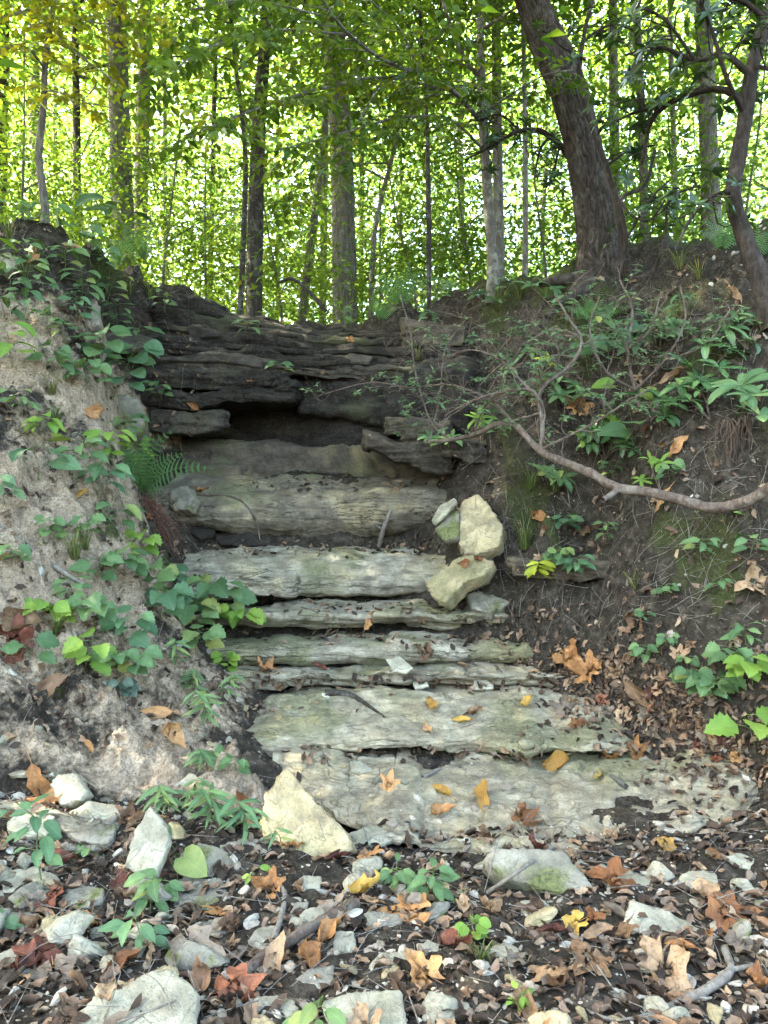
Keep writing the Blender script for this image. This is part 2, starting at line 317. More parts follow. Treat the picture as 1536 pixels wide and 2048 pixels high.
def smooth_rows(G, k, axis=1):
    for _ in range(k):
        H = G.copy()
        if axis == 1: H[:, 1:-1] = (G[:, :-2] + 2 * G[:, 1:-1] + G[:, 2:]) / 4
        else: H[1:-1] = (G[:-2] + 2 * G[1:-1] + G[2:]) / 4
        G = H
    return G
def ledge(name, cols, parent, mat, label=None, back=0.35, under=0.35, rnd=3, nu=220, amp=1.0, layer=0.045, chip=0.02, seed=0, moss=0.3, endback=0.25, mossy=None, n1=22, n2=22, wob=10, bulge=0.0, block=1.2, flake=0.0):
    C = np.array(cols, float); ss = np.linspace(0, 1, nu); uu = C[0, 0] + (C[-1, 0] - C[0, 0]) * ss
    I = lambda k: np.interp(uu, C[:, 0], C[:, k])
    sm = lambda a: np.convolve(np.pad(a, 9, mode='edge'), np.hanning(21)[1:-1] / np.hanning(21).sum(), 'valid')
    vtb, ytb, vtf, ytf, vb, yb = [sm(I(k)) for k in range(1, 7)]
    wv = wob * fbm(np.stack([uu * .012, uu * 0 + seed, uu * 0], 1), 1, 3, seed); wy = 0.10 * fbm(np.stack([uu * .008, uu * 0 + seed + 5, uu * 0], 1), 1, 3, seed)
    e = (sstep(.07, 0, ss) ** 1.0 + sstep(.93, 1, ss)) * endback
    ytb, ytf, yb = ytb + wy, ytf + wy + e, yb + wy + e
    x3 = lambda v, y: np.stack([(uu - CU) / F * y, y, CZ - (v - CV) / F * y], 1)
    tb, tf, b = x3(vtb + wv * .5, ytb), x3(vtf + wv, ytf), x3(vb + wv * .6, yb)
    A = tb + np.array((0, back, -0.03)); Un = b + np.array((0, under, 0.015))
    rows = []
    for p0, p1, n in ((A, tb, 5), (tb, tf, n1), (tf, b, n2)):
        for t in np.arange(n) / n: rows.append(p0 * (1 - t) + p1 * t - (np.array((0, bulge * math.sin(math.pi * t) ** .8, 0)) if p0 is tf else 0))
    for t in np.linspace(0, 1, 7): rows.append(b * (1 - t) + Un * t)
    G = np.stack(rows, 1); G = smooth_rows(G, rnd, 1)
    N = grid_normals(G)
    if (N[..., 2].mean() - N[..., 1].mean()) < 0: N = -N
    p = G.reshape(-1, 3); d = rock_disp(p, amp, layer, chip, seed, block, flake)
    V = p + N.reshape(-1, 3) * d[:, None]
    mo = np.clip(moss - .1 + 0.9 * fbm(V, 1.2, 3, seed + 31) + .08 * (N.reshape(-1, 3)[:, 2] > .5), 0, 1)
    fc = grid_faces(*G.shape[:2]); 
    o = obj(name, mesh(name, V, fc, [mat], True, {'moss': mo}), parent)
    if label: o['label'] = label
    SOLID.append((V, fc)); return o
oc = obj('rock_outcrop', None, loc=(0, 7, 0.3), label='stepped sandstone outcrop with dark overhanging shale layers across the gully', cat='rock outcrop')
class _Par:  # children are built in world coordinates
    pass
def adopt(o, root):
    o.parent = root; o.matrix_parent_inverse = Matrix.Translation(root.location).inverted(); return o
def L(*a, **k):
    o = ledge(a[0], a[1], None, *a[2:], **k); return adopt(o, oc)
def cst(us, *row): return [(u, *row) for u in us]
L('ledge', [(545,1505,4.3,1555,4.1,1585,4.08),(700,1504,4.5,1640,3.75,1668,3.73),(870,1506,4.62,1684,3.56,1708,3.55),(1100,1506,4.62,1690,3.5,1716,3.49),(1250,1500,4.55,1680,3.52,1710,3.5),(1400,1497,4.3,1640,3.66,1668,3.64),(1532,1545,4.0,1596,3.8,1620,3.78)],
  m_slab, 'broad lowest slab sloping into the leaf litter', nu=380, n1=90, n2=12, rnd=2, amp=.6, layer=.05, chip=.012, flake=.024, block=.5, seed=11, moss=.12, endback=.06, wob=14)
L('ledge', [(400,1440,4.8,1498,4.44,1516,4.46),(560,1395,5.0,1496,4.42,1514,4.44),(768,1380,5.1,1484,4.5,1500,4.53),(950,1374,5.15,1488,4.47,1504,4.5),(1150,1386,5.1,1494,4.45,1508,4.48),(1290,1450,4.75,1500,4.44,1514,4.46)],
  m_slab, 'second slab with peeling thin layers', nu=340, n1=70, n2=12, rnd=2, amp=.6, layer=.05, chip=.016, flake=.022, block=.5, seed=23, moss=.12, endback=.08, wob=10)
L('ledge', [(410,1338,5.4,1354,5.2,1374,5.26),(650,1336,5.5,1350,5.2,1374,5.28),(900,1334,5.5,1348,5.22,1372,5.3),(1230,1336,5.4,1354,5.2,1374,5.26)], m_rock, seed=31, nu=280, n1=16, n2=12, rnd=1, amp=.35, layer=.03, chip=.02, moss=.0, block=1.6)
L('ledge', [(360,1276,5.95,1292,5.66,1334,5.68),(600,1274,5.98,1290,5.62,1332,5.66),(850,1272,5.98,1290,5.6,1330,5.66),(1210,1274,5.9,1294,5.6,1332,5.64)], m_rock, 'low step with green stained face', seed=43, nu=260, n1=18, n2=24, rnd=2, amp=.45, layer=.05, chip=.018, flake=.006, bulge=.05, block=.9, moss=.4)
L('ledge', [(320,1210,6.3,1232,5.92,1252,6.02),(600,1207,6.35,1230,5.9,1250,6.02),(850,1205,6.35,1231,5.88,1250,6.02),(1230,1207,6.2,1234,5.86,1252,6.0)], m_rock, 'thin undercut step with sharp front edge', seed=53, nu=260, n1=18, n2=14, rnd=1, amp=.4, layer=.03, chip=.02, flake=.006, block=1.1, moss=.15)
L('ledge', [(230,1098,6.7,1130,6.38,1190,6.25),(450,1094,6.8,1125,6.42,1200,6.3),(600,1095,6.9,1118,6.48,1196,6.44),(760,1096,6.9,1116,6.48,1192,6.43),(985,1096,6.8,1112,6.45,1180,6.4)], m_rock, 'rounded step with a flaked pale end at its left', seed=61, nu=260, n1=18, n2=36, rnd=6, amp=.8, layer=.08, chip=.016, flake=.012, bulge=.10, block=.6, moss=.25)
L('ledge', [(310,1120,6.35,1150,6.2,1192,6.15),(420,1125,6.35,1152,6.18,1194,6.13),(520,1132,6.38,1152,6.22,1192,6.2),(610,1146,6.42,1160,6.32,1190,6.3)], m_rock, seed=67, nu=120, n1=14, n2=18, rnd=1, amp=.6, layer=.022, chip=.022, moss=-.2, endback=.2)
L('ledge', [(250,950,7.3,985,6.85,1058,6.88),(420,946,7.45,982,6.96,1072,6.98),(560,946,7.5,986,7.0,1080,7.06),(700,948,7.5,982,7.02,1078,7.06),(800,952,7.45,976,6.98,1066,7.0),(960,960,7.3,984,6.85,1052,6.9)], m_rock_grey, 'tall log shaped step below the overhang, brown stained', seed=71, nu=280, n1=18, n2=40, rnd=8, amp=.9, layer=.11, chip=.012, flake=.012, bulge=.16, block=.5, moss=.1)
L('back_wall', [(270,870,7.7,878,7.55,985,7.3),(450,882,7.8,890,7.68,985,7.45),(650,894,7.85,902,7.72,982,7.5),(800,898,7.8,906,7.68,980,7.48),(930,900,7.6,906,7.5,985,7.3)], m_earth, 'crumbling earthy wall under the overhang', seed=83, nu=240, n1=8, n2=30, rnd=3, amp=1.5, layer=.07, chip=.02, moss=.35, back=.9)
# cave back and roof, then the shale layers one on another up to the rim
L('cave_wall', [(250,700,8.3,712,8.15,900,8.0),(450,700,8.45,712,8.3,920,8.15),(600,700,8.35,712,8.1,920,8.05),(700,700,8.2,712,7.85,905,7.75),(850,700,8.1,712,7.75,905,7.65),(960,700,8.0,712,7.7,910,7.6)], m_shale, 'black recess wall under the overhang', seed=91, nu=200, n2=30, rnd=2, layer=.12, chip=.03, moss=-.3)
OV = [ # u, v_top_front, v_bottom_front, Y_front
 ('block', [(285,812,868,7.18),(360,816,868,7.16),(430,820,864,7.2),(458,826,852,7.28)], m_shale_grey, 'grey block jutting out at the left of the recess', .7, .02),
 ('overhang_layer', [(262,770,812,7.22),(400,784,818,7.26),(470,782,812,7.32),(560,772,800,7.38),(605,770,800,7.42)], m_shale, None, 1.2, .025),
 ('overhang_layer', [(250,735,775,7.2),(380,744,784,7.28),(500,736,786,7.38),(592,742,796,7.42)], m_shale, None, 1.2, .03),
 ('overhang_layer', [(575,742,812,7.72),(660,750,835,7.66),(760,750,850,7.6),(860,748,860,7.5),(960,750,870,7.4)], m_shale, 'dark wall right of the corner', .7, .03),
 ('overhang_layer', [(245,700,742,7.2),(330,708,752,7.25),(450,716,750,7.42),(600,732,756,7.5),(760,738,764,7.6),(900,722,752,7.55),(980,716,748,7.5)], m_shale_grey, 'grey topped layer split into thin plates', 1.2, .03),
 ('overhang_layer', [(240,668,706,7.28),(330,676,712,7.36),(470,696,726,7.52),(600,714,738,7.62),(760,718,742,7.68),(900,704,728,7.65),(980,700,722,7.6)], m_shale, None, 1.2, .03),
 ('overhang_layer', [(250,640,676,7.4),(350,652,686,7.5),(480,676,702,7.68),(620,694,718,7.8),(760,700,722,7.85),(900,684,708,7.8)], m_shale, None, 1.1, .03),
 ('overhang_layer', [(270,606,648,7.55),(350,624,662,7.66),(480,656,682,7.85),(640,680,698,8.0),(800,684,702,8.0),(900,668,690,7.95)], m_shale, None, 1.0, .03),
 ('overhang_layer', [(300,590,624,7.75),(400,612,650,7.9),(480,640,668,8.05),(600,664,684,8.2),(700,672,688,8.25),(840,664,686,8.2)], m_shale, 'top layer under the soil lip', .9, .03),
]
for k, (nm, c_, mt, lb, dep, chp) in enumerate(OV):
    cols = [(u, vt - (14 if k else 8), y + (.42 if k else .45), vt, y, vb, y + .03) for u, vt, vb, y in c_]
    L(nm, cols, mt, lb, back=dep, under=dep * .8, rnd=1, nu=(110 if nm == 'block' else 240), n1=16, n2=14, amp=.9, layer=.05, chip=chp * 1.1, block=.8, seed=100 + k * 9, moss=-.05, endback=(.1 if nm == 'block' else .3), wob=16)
for k, (c_, mt) in enumerate([([(725,872,892,6.95),(790,886,920,6.8),(850,905,945,6.72),(905,925,952,6.75)], m_shale_grey), ([(800,862,905,6.9),(860,870,915,6.75),(930,880,925,6.6),(985,892,930,6.55)], m_shale_grey),
                              ([(770,846,866,7.1),(840,852,876,7.0),(900,856,882,6.9)], m_shale_grey), ([(800,646,690,7.95),(870,652,692,7.85),(940,658,690,7.85)], m_earth),
                              ([(1010,1112,1146,5.78),(1100,1130,1164,5.6),(1200,1132,1162,5.42),(1290,1130,1150,5.3)], m_earth)]):
    cols = [(u, vt - 12, y + .35, vt, y, vb, y + .02) for u, vt, vb, y in c_]
    L('broken_layer', cols, mt, ['sloping plates at the right end of the recess', 'stacked plate under the snaking branch', None, 'pale block set in the right bank below the rim', 'thin ledge buried in the right bank above a dark gap'][k],
      back=.5, under=.4, rnd=1, nu=140, n1=14, n2=14, amp=.9, layer=.028, chip=.022, seed=200 + k * 7, moss=.1, endback=.15)
# thin stacked layers at the foot of the left bank
for k, c_ in enumerate([[(-60,1545,1560,3.72),(60,1548,1562,3.7),(115,1552,1566,3.7)], [(-60,1600,1640,3.56),(60,1618,1660,3.52),(180,1640,1700,3.46),(255,1650,1700,3.5)], [(-60,1668,1700,3.42),(80,1690,1720,3.36),(230,1700,1730,3.32)]]):
    cols = [(u, vt - 14, y + .22, vt, y, vb, y + .02) for u, vt, vb, y in c_]
    L('ledge', cols, m_rock, [None, 'crumbly low ledge at the foot of the left bank', None][k], back=.3, under=.25, rnd=1, nu=130, n1=14, n2=14, amp=.7, layer=.022, chip=.014, seed=300 + k * 7, moss=.05, endback=.08)

# ------------------------------------------------------------------ surface lookup
def make_bvh():
    V, Fs, n = [], [], 0
    for v, f in SOLID: V.append(v); Fs.append(f + n); n += len(v)
    return BVHTree.FromPolygons(np.concatenate(V).tolist(), np.concatenate(Fs).tolist())
BVH = make_bvh()
EYE = Vector((0, 0, CZ))
def at(u, v, back=0.0):
    """point and normal of the built surface where the photo shows pixel u, v"""
    d = Vector(((u - CU) / F, 1, -(v - CV) / F)).normalized(); h = BVH.ray_cast(EYE, d)
    if h[0] is None: p = Vector(P(u, v, 8.5)); return p, Vector((0, -.4, .9))
    n = h[1] if h[1].dot(d) < 0 else -h[1]
    return h[0] - d * back, n
def drop(x, y, z=6.5):
    h = BVH.ray_cast(Vector((x, y, z)), Vector((0, 0, -1)))
    if h[0] is None: return Vector((x, y, gz1(x, y))), Vector((0, 0, 1))
    return h[0], (h[1] if h[1].z > 0 else -h[1])
def frame(n, yaw, tilt=0.0, tdir=0.0):
    q = Vector((0, 0, 1)).rotation_difference(Vector(n)); 
    return (q @ Quaternion((math.cos(tdir), math.sin(tdir), 0), tilt) @ Quaternion((0, 0, 1), yaw)).to_matrix().to_4x4()

# ------------------------------------------------------------------ stones
def slab_verts(poly, thick, seed, nth=96, rough=1.0, dome=0.0):
    """poly: (n,2) outline about its middle; top face at z=0, body below"""
    poly = np.asarray(poly, float); a = np.arctan2(poly[:, 1], poly[:, 0]); o = np.argsort(a); poly = poly[o]
    th = np.linspace(-np.pi, np.pi, nth, endpoint=False); Q = np.vstack([poly, poly[:1]]); r = np.full(nth, 1e-3)
    for i in range(len(poly)):
        A, B = Q[i], Q[i + 1]; dx, dy = np.cos(th), np.sin(th); e = B - A; den = dx * e[1] - dy * e[0]
        with np.errstate(all='ignore'):
            t = (A[0] * e[1] - A[1] * e[0]) / den; s_ = (A[0] * dy - A[1] * dx) / den
        ok = (np.abs(den) > 1e-9) & (t > 0) & (s_ >= -1e-6) & (s_ <= 1 + 1e-6); r = np.where(ok, np.maximum(r, t), r)
    jg = np.random.default_rng(seed + 900); kn = jg.uniform(-.055, .055, 20); r = r * (1 + np.interp((th + np.pi) / (2 * np.pi) * 20, np.arange(21), np.r_[kn, kn[0]]) + jg.uniform(-.014, .014, nth))
    size = r.mean(); rad = [0.02, .3, .55, .75, .9, .97, 1.0, 1.01, 1.0, .95, .8, .5, .02]; zz = [0, 0, 0, 0, -.01, -.03, -.09, -.3, -.6, -.85, -.97, -1, -1]
    V = []
    for q, z in zip(rad, zz):
        rr = r * q; V.append(np.stack([np.cos(th) * rr, np.sin(th) * rr, np.full(nth, z * thick) + dome * (1 - q * q) * (1 if z > -.5 else 0)], 1))
    V = np.stack(V, 1); p = V.reshape(-1, 3); off = np.array((seed * 3.7, seed * 1.3, 0))
    lay = np.round((p[:, 2] / thick) * 5 + perlin(p / size * 1.5 + off, 3)); 
    edge = np.repeat(sstep(.6, 1.0, np.array(rad))[None], nth, 0).ravel()
    n1 = fbm(p / size + off, 1.6, 4, seed); n2 = fbm(p / size + off + 9, 5, 3, seed + 2)
    rad_d = edge * size * rough * (.03 * n1 + .035 * n2 + .05 * (hash1(lay + 50, seed) - .5))
    rl = np.hypot(p[:, 0], p[:, 1]) + 1e-6
    p = p + np.stack([p[:, 0] / rl * rad_d, p[:, 1] / rl * rad_d, thick * 0.0 + size * rough * (.018 * n1 + .010 * n2 + .02 * np.round(n1 * 4) / 4)], 1)
    return p, grid_faces(nth, len(rad), True)[:, ::-1]
def stone_mesh(poly, thick, seed, mat, moss=0.2, **k):
    V, f = slab_verts(poly, thick, seed, **k); mo = np.clip(moss + .9 * fbm(V, 2.0 / max(.1, np.ptp(V[:, 0])), 3, seed), 0, 1)
    return mesh('stone', V, f, [mat], True, {'moss': mo}), V, f
def stone_px(name, label, px, mat, thick=.06, tilt=(0, -.35, .94), Y=None, moss=.1, lift=.015, cat='stone', group=None, seed=1, **k):
    """a stone whose upper face has the outline px; it rests where the surface lies"""
    px = np.array(px, float); cu, cv = px.mean(0)
    if Y is None:
        hb = at(cu, px[:, 1].max())[0]; Y = hb.y if tilt[1] < -.6 else (hb.y + at(cu, px[:, 1].min())[0].y) / 2
    n = Vector(tilt).normalized(); cpt = Vector(P(cu, cv, Y)) + n * lift; pts = []
    for u, v in px:
        d = Vector(((u - CU) / F, 1, -(v - CV) / F)); t = (cpt - EYE).dot(n) / d.dot(n); pts.append(EYE + d * t)
    e1 = Vector((1, 0, 0)); e1 = (e1 - n * e1.dot(n)).normalized(); e2 = n.cross(e1); mid = sum(pts, Vector()) / len(pts)
    poly = [((p - mid).dot(e1), (p - mid).dot(e2)) for p in pts]
    me, V, f = stone_mesh(poly, thick, seed, mat, moss, **k); m4 = Matrix.Identity(4)
    for i, e in enumerate((e1, e2, n)):
        for j in range(3): m4[j][i] = e[j]
    m4.translation = mid
    o = obj(name, me, mat4=m4, label=label, cat=cat, group=group)
    SOLID.append((np.array([(m4 @ Vector(v))[:] for v in V]), f)); return o
ST = [ # name, label, outline, material, thickness, facing, depth, moss
 ('boulder', 'upright pointed yellow boulder with dark edges at the foot of the slabs', [(515,1640),(530,1590),(572,1532),(605,1575),(655,1625),(700,1665),(705,1700),(650,1718),(600,1730),(540,1715)], m_stone_y, .16, (-.12,-.80,.55), 3.45, .05),
 ('boulder', 'long low boulder capped with dark moss in front of the lowest slab', [(972,1718),(985,1697),(1060,1694),(1130,1702),(1165,1740),(1195,1790),(1150,1800),(1080,1775),(1000,1752)], m_stone_m, .2, (0,-.72,.7), 3.12, .35),
 ('boulder', 'upright yellow rock face leaning on the right end of the steps', [(905,1055),(925,1000),(955,982),(985,1020),(1010,1050),(1005,1085),(975,1105),(930,1110),(915,1085)], m_stone_y, .22, (-.2,-.85,.45), 5.98, -.1),
 ('boulder', 'tilted mossy yellow block below the upright yellow rock', [(848,1168),(880,1140),(930,1105),(985,1120),(968,1150),(925,1165),(890,1205),(862,1195)], m_stone_y, .15, (-.45,-.65,.6), 5.85, .35),
 ('boulder', 'grey angular stone on the thin step under the yellow rocks', [(935,1190),(975,1175),(1028,1178),(1026,1200),(985,1222),(945,1212)], m_stone_m, .12, (0,-.5,.86), None, .2),
 ('stone_slab', 'thin mossy flake leaning beside the upright yellow rock', [(862,1040),(880,1010),(908,995),(912,1003),(890,1030),(868,1050)], m_stone, .03, (-.6,-.6,.5), 6.05, .2),
 ('boulder', 'mossy dark block wedged left of the upright yellow rock', [(868,1060),(890,1030),(918,1012),(915,1075),(890,1080)], m_stone_m, .12, (-.4,-.7,.5), 6.02, .5),
 ('stone_slab', 'large pale slab at the bottom edge of the photo, left', [(105,2060),(190,1990),(290,1950),(345,1935),(400,1985),(385,2050),(330,2110),(200,2120)], m_stone, .07, (.05,-.3,.95), 2.22, -.1),
 ('stone_slab', 'square pale greenish slab cut by the bottom edge, middle', [(647,2000),(690,1985),(806,1975),(810,2060),(740,2110),(670,2090)], m_stone, .07, (0,-.3,.95), 2.24, -.05),
 ('stone_slab', 'long wedge of pale stone lying on litter at the right', [(1258,1797),(1330,1820),(1390,1850),(1455,1892),(1400,1897),(1340,1893),(1280,1875),(1250,1850)], m_stone, .04, (.05,-.45,.9), None, -.1),
 ('stone', 'small pale stone between mossy boulder and long pale wedge', [(1040,1800),(1085,1798),(1115,1822),(1085,1838),(1042,1836)], m_stone, .035, (0,-.4,.92), None, -.1),
 ('stone_slab', 'tall pale slab standing below the thin leaved weeds', [(245,1735),(270,1660),(300,1612),(335,1655),(335,1690),(310,1752)], m_stone, .06, (-.1,-.75,.6), None, -.05),
 ('stone_slab', 'flat grey slab under the fern-like seedlings in the litter', [(310,1795),(370,1750),(440,1758),(460,1790),(420,1828),(340,1825)], m_stone_m, .05, (0,-.35,.93), None, .15),
 ('stone', 'grey crumbly block beside the yellow boulder', [(390,1680),(430,1690),(500,1730),(495,1775),(470,1790),(415,1750)], m_stone_m, .09, (.2,-.6,.75), None, .1),
 ('stone', 'flat brown grey stone wedged left of the yellow boulder', [(440,1690),(490,1675),(535,1700),(520,1725),(460,1712)], m_stone_m, .06, (0,-.4,.9), None, .1),
 ('stone', 'blocky pale stone at the foot of the left bank', [(97,1570),(110,1548),(150,1543),(172,1580),(160,1600),(120,1612)], m_stone, .1, (-.2,-.75,.6), None, -.1),
 ('stone', 'flat pale mossy stone on the crumbly low ledge', [(135,1625),(180,1600),(235,1610),(240,1632),(190,1642)], m_stone, .05, (0,-.4,.9), None, .2),
 ('stone_slab', 'thin pale slab touching the right side of the yellow boulder', [(700,1665),(740,1650),(818,1652),(800,1672),(760,1690),(702,1692)], m_stone, .035, (0,-.4,.9), None, .1),
 ('stone', 'pale rounded stone below the yellow boulder', [(582,1770),(605,1750),(642,1752),(640,1775),(612,1785)], m_stone, .05, (0,-.5,.86), None, -.1),
 ('stone', 'pinkish flat stone in the litter near the brown branch', [(495,1880),(515,1855),(555,1850),(550,1885),(520,1912)], m_stone_m, .04, (0,-.5,.86), None, -.1),
 ('stone', 'green grey flat stone left of the brown branch end', [(565,1855),(590,1805),(618,1802),(612,1845),(590,1862)], m_stone_m, .04, (.2,-.5,.86), None, .1),
 ('stone', 'pale block under the brown branch', [(665,1885),(670,1862),(708,1860),(712,1895),(690,1920),(668,1915)], m_stone, .06, (0,-.6,.8), None, -.1),
 ('stone', 'dark wet looking stone near the bottom middle', [(590,1960),(620,1935),(665,1930),(668,1965),(620,1985)], m_stone_m, .05, (0,-.5,.86), None, -.3),
 ('stone', 'pale stone tucked behind curled leaves, bottom middle', [(735,1930),(760,1905),(820,1900),(815,1940),(770,1955)], m_stone, .05, (0,-.4,.9), None, -.1),
 ('stone_slab', 'pale slab cut by the left edge of the photo', [(-30,1975),(-20,1915),(25,1898),(50,1925),(45,1970),(10,2010)], m_stone, .07, (.1,-.5,.86), None, 0),
 ('stone', 'mossy slab corner at the lower left corner', [(-40,2090),(-30,2010),(30,1985),(48,2030),(45,2080)], m_stone_m, .06, (.1,-.4,.9), 2.28, .3),
 ('stone', 'angular white stone standing on the upper slab edge', [(945,1378),(952,1352),(962,1350),(985,1368),(992,1378)], m_stone, .04, (0,-.8,.6), None, -.3),
 ('stone', 'pale tilted flake lying against the low step', [(770,1318),(800,1312),(826,1335),(812,1346),(785,1342)], m_stone, .025, (-.2,-.7,.7), None, -.2),
 ('stone', 'flat grey stone among crumbs on the second slab left end', [(680,1525),(722,1520),(748,1540),(715,1550),(685,1545)], m_stone, .03, (0,-.4,.9), None, -.1),
 ('stone', 'pinkish stone below the left fern seedlings', [(820,1350),(845,1347),(858,1372),(830,1378)], m_stone, .03, (-.1,-.6,.8), None, -.3),
 ('stone', 'pale stone half hidden under thin leaved weeds', [(350,1570),(380,1545),(412,1560),(410,1590),(375,1605)], m_stone, .06, (0,-.6,.8), None, 0),
 ('stone', 'dark wet flake under the tall log shaped step', [(378,1062),(395,1050),(430,1055),(428,1068),(400,1076)], m_shale, .04, (0,-.5,.86), None, -.3),
 ('stone_slab', 'long dark wet slab at the foot of the tall step', [(425,1072),(470,1060),(520,1072),(535,1088),(490,1092),(440,1088)], m_shale, .05, (0,-.7,.7), None, -.3),
 ('boulder', 'rounded grey lump at the left end of the tall step', [(335,1000),(345,975),(375,970),(387,995),(378,1020),(345,1022)], m_stone_m, .15, (-.3,-.8,.4), 6.78, .0),
 ('boulder', 'mossy grey rock jutting from the left bank beside the recess', [(200,860),(195,810),(225,785),(275,790),(292,830),(285,865),(245,872)], m_stone_m, .3, (.2,-.85,.4), 6.75, .45),
 ('stone_slab', 'grey slab jutting from the left bank under the seedlings', [(195,665),(240,655),(300,672),(318,690),(270,694),(215,690)], m_shale_grey, .08, (.2,-.6,.8), 7.05, -.2),
 ('boulder', 'pale rock face set in the upper left bank', [(100,640),(115,600),(160,592),(205,610),(200,650),(150,662)], m_stone_m, .2, (.3,-.85,.4), 6.35, -.1),
 ('boulder', 'pale rounded rock on the rim at the left edge', [(-20,530),(-10,510),(20,505),(35,525),(15,542)], m_stone, .12, (.3,-.8,.5), None, .1),
 ('stone', 'flat pale stone resting on the dark upper layers', [(688,712),(700,705),(745,712),(738,724),(705,724)], m_shale_grey, .04, (0,-.5,.86), None, -.2),
 ('stone', 'grey stone half sunk at the right edge of the litter', [(1450,1712),(1480,1704),(1540,1730),(1530,1748),(1475,1730)], m_stone, .04, (0,-.45,.9), None, 0),
 ('stone_slab', 'flat pale green slab under leaves right of the mossy boulder', [(1190,1740),(1250,1735),(1330,1775),(1290,1790),(1220,1775)], m_stone, .03, (0,-.35,.93), None, .2),
 ('stone', 'small rough tan stone in the gravel, bottom middle right', [(892,1880),(900,1868),(925,1872),(928,1888),(905,1894)], m_stone_y, .03, (0,-.5,.86), None, -.2),
 ('stone', 'white lumpy stone beside the tan sycamore leaf', [(840,1895),(855,1878),(878,1890),(876,1912),(850,1918)], m_stone, .04, (0,-.6,.8), None, -.2),
 ('stone', 'rough pale stone at the bottom right corner', [(1495,2000),(1515,1982),(1550,1990),(1550,2030),(1510,2025)], m_stone, .05, (0,-.4,.9), None, 0),
]
for i, (nm, lb, px, mt, th, tl, Yd, ms) in enumerate(ST):
    stone_px(nm, lb, px, mt, th, tl, Yd, ms, seed=10 + i, rough=(1.15 if th < .1 else 2.0))
import re
REFS = [(o.matrix_basis.translation.copy(), re.split(r' (?:at|in|under|on|with|beside|between|lying|leaning|cut|capped|below|standing|touching|wedged|half|tucked|jutting|set|resting|left of|right of|among|of|near)\b', o['label'])[0]) for o in COL.objects if o.name.split('.')[0] in ('boulder', 'stone', 'stone_slab')]
def place(p):
    r, s_ = min(REFS, key=lambda q: (q[0] - p).length); dx, dz = p.x - r.x, r.y - p.y
    return ('right of' if dx > 0 else 'left of') if abs(dx) > abs(dz) else ('in front of' if dz > 0 else 'behind'), s_
SEEN = {}
def say(lab):
    SEEN[lab] = SEEN.get(lab, 0) + 1; return lab
for i, (u, v, w, lb) in enumerate(((60,1765,62,'flat buff slab in front of the crumbly low ledge'), (165,1790,52,'flat grey slab right of the buff one, lower left'), (420,1860,50,'flat buff slab in litter left of the brown branch'), (215,1870,46,'flat pale slab above the large pale bottom slab'), (45,1840,44,'small flat slab near the left edge'), (545,2010,52,'flat slab between the two bottom edge slabs'), (890,2020,56,'flat buff slab cut by the bottom edge, right of centre'), (1235,2000,46,'flat slab at the bottom under the crooked branch'), (1010,1905,40,'flat greenish slab in the gravel, right of centre'), (350,1905,40,'thin flat slab beside the big dull leaf'), (760,1840,44,'flat slab behind the tan orange sycamore leaf'), (640,1830,42,'flat slab right of the brown branch middle'), (1400,1760,44,'thin slab in litter near the right edge'), (180,1660,56,'flat slab lying on the crumbly ledge, left'), (60,1645,52,'flat slab on the crumbly ledge at the left edge'))):
    gk = random.Random(i); px = [(u + w * gk.uniform(.75, 1.15) * math.cos(t), v + w * .5 * gk.uniform(.75, 1.15) * math.sin(t)) for t in (0.2, .9, 1.7, 2.5, 3.3, 4.1, 4.9, 5.7)]
    stone_px('stone_slab', lb, px, (m_stone, m_stone_m, m_stone)[i % 3], .05, (gk.uniform(-.15, .15), -.3, .93), None, .05, seed=300 + i, rough=1.2)
REFS += [(o.matrix_basis.translation.copy(), o['label'].split(' in ')[0].split(' right of')[0].split(' lying')[0].split(' on the')[0].split(' between')[0].split(' beside')[0].split(' above')[0].split(' near')[0].split(' cut')[0].split(' at the')[0].split(' behind')[0]) for o in list(COL.objects)[-15:]]
BVH0, BVH = BVH, make_bvh()
def on_stone(p):
    h = BVH0.ray_cast(Vector((p.x, p.y, 6.5)), Vector((0, 0, -1))); return h[0] is not None and p.z - h[0].z > .012

def ico(sub):
    t = (1 + 5 ** .5) / 2; V = [(-1,t,0),(1,t,0),(-1,-t,0),(1,-t,0),(0,-1,t),(0,1,t),(0,-1,-t),(0,1,-t),(t,0,-1),(t,0,1),(-t,0,-1),(-t,0,1)]
    Fc = [(0,11,5),(0,5,1),(0,1,7),(0,7,10),(0,10,11),(1,5,9),(5,11,4),(11,10,2),(10,7,6),(7,1,8),(3,9,4),(3,4,2),(3,2,6),(3,6,8),(3,8,9),(4,9,5),(2,4,11),(6,2,10),(8,6,7),(9,8,1)]
    V = [Vector(v).normalized() for v in V]
    for _ in range(sub):
        mid, nf = {}, []
        def mp(a, b):
            k = (min(a, b), max(a, b))
            if k not in mid: V.append((V[a] + V[b]).normalized()); mid[k] = len(V) - 1
            return mid[k]
        for a, b, c_ in Fc:
            x, y, z = mp(a, b), mp(b, c_), mp(c_, a); nf += [(a, x, z), (b, y, x), (c_, z, y), (x, y, z)]
        Fc = nf
    return np.array([v[:] for v in V]), np.array(Fc)
def rubble(sub, seed, k=14):
    D, Fc = ico(sub); g = np.random.default_rng(seed); n = g.normal(size=(11, 3)); n /= np.linalg.norm(n, axis=1)[:, None]; d = g.uniform(.55, 1.0, 11)
    r = (np.clip(D @ n.T, 0, None) / d); r = (r ** k).sum(1) ** (-1 / k); r = np.minimum(r, 1.3)
    V = D * r[:, None] * g.uniform((.9, .6, .35), (1.2, .95, .6)); return V * (1 + .06 * fbm(D + seed, 2.5, 2, seed)[:, None]), Fc
RUB = []
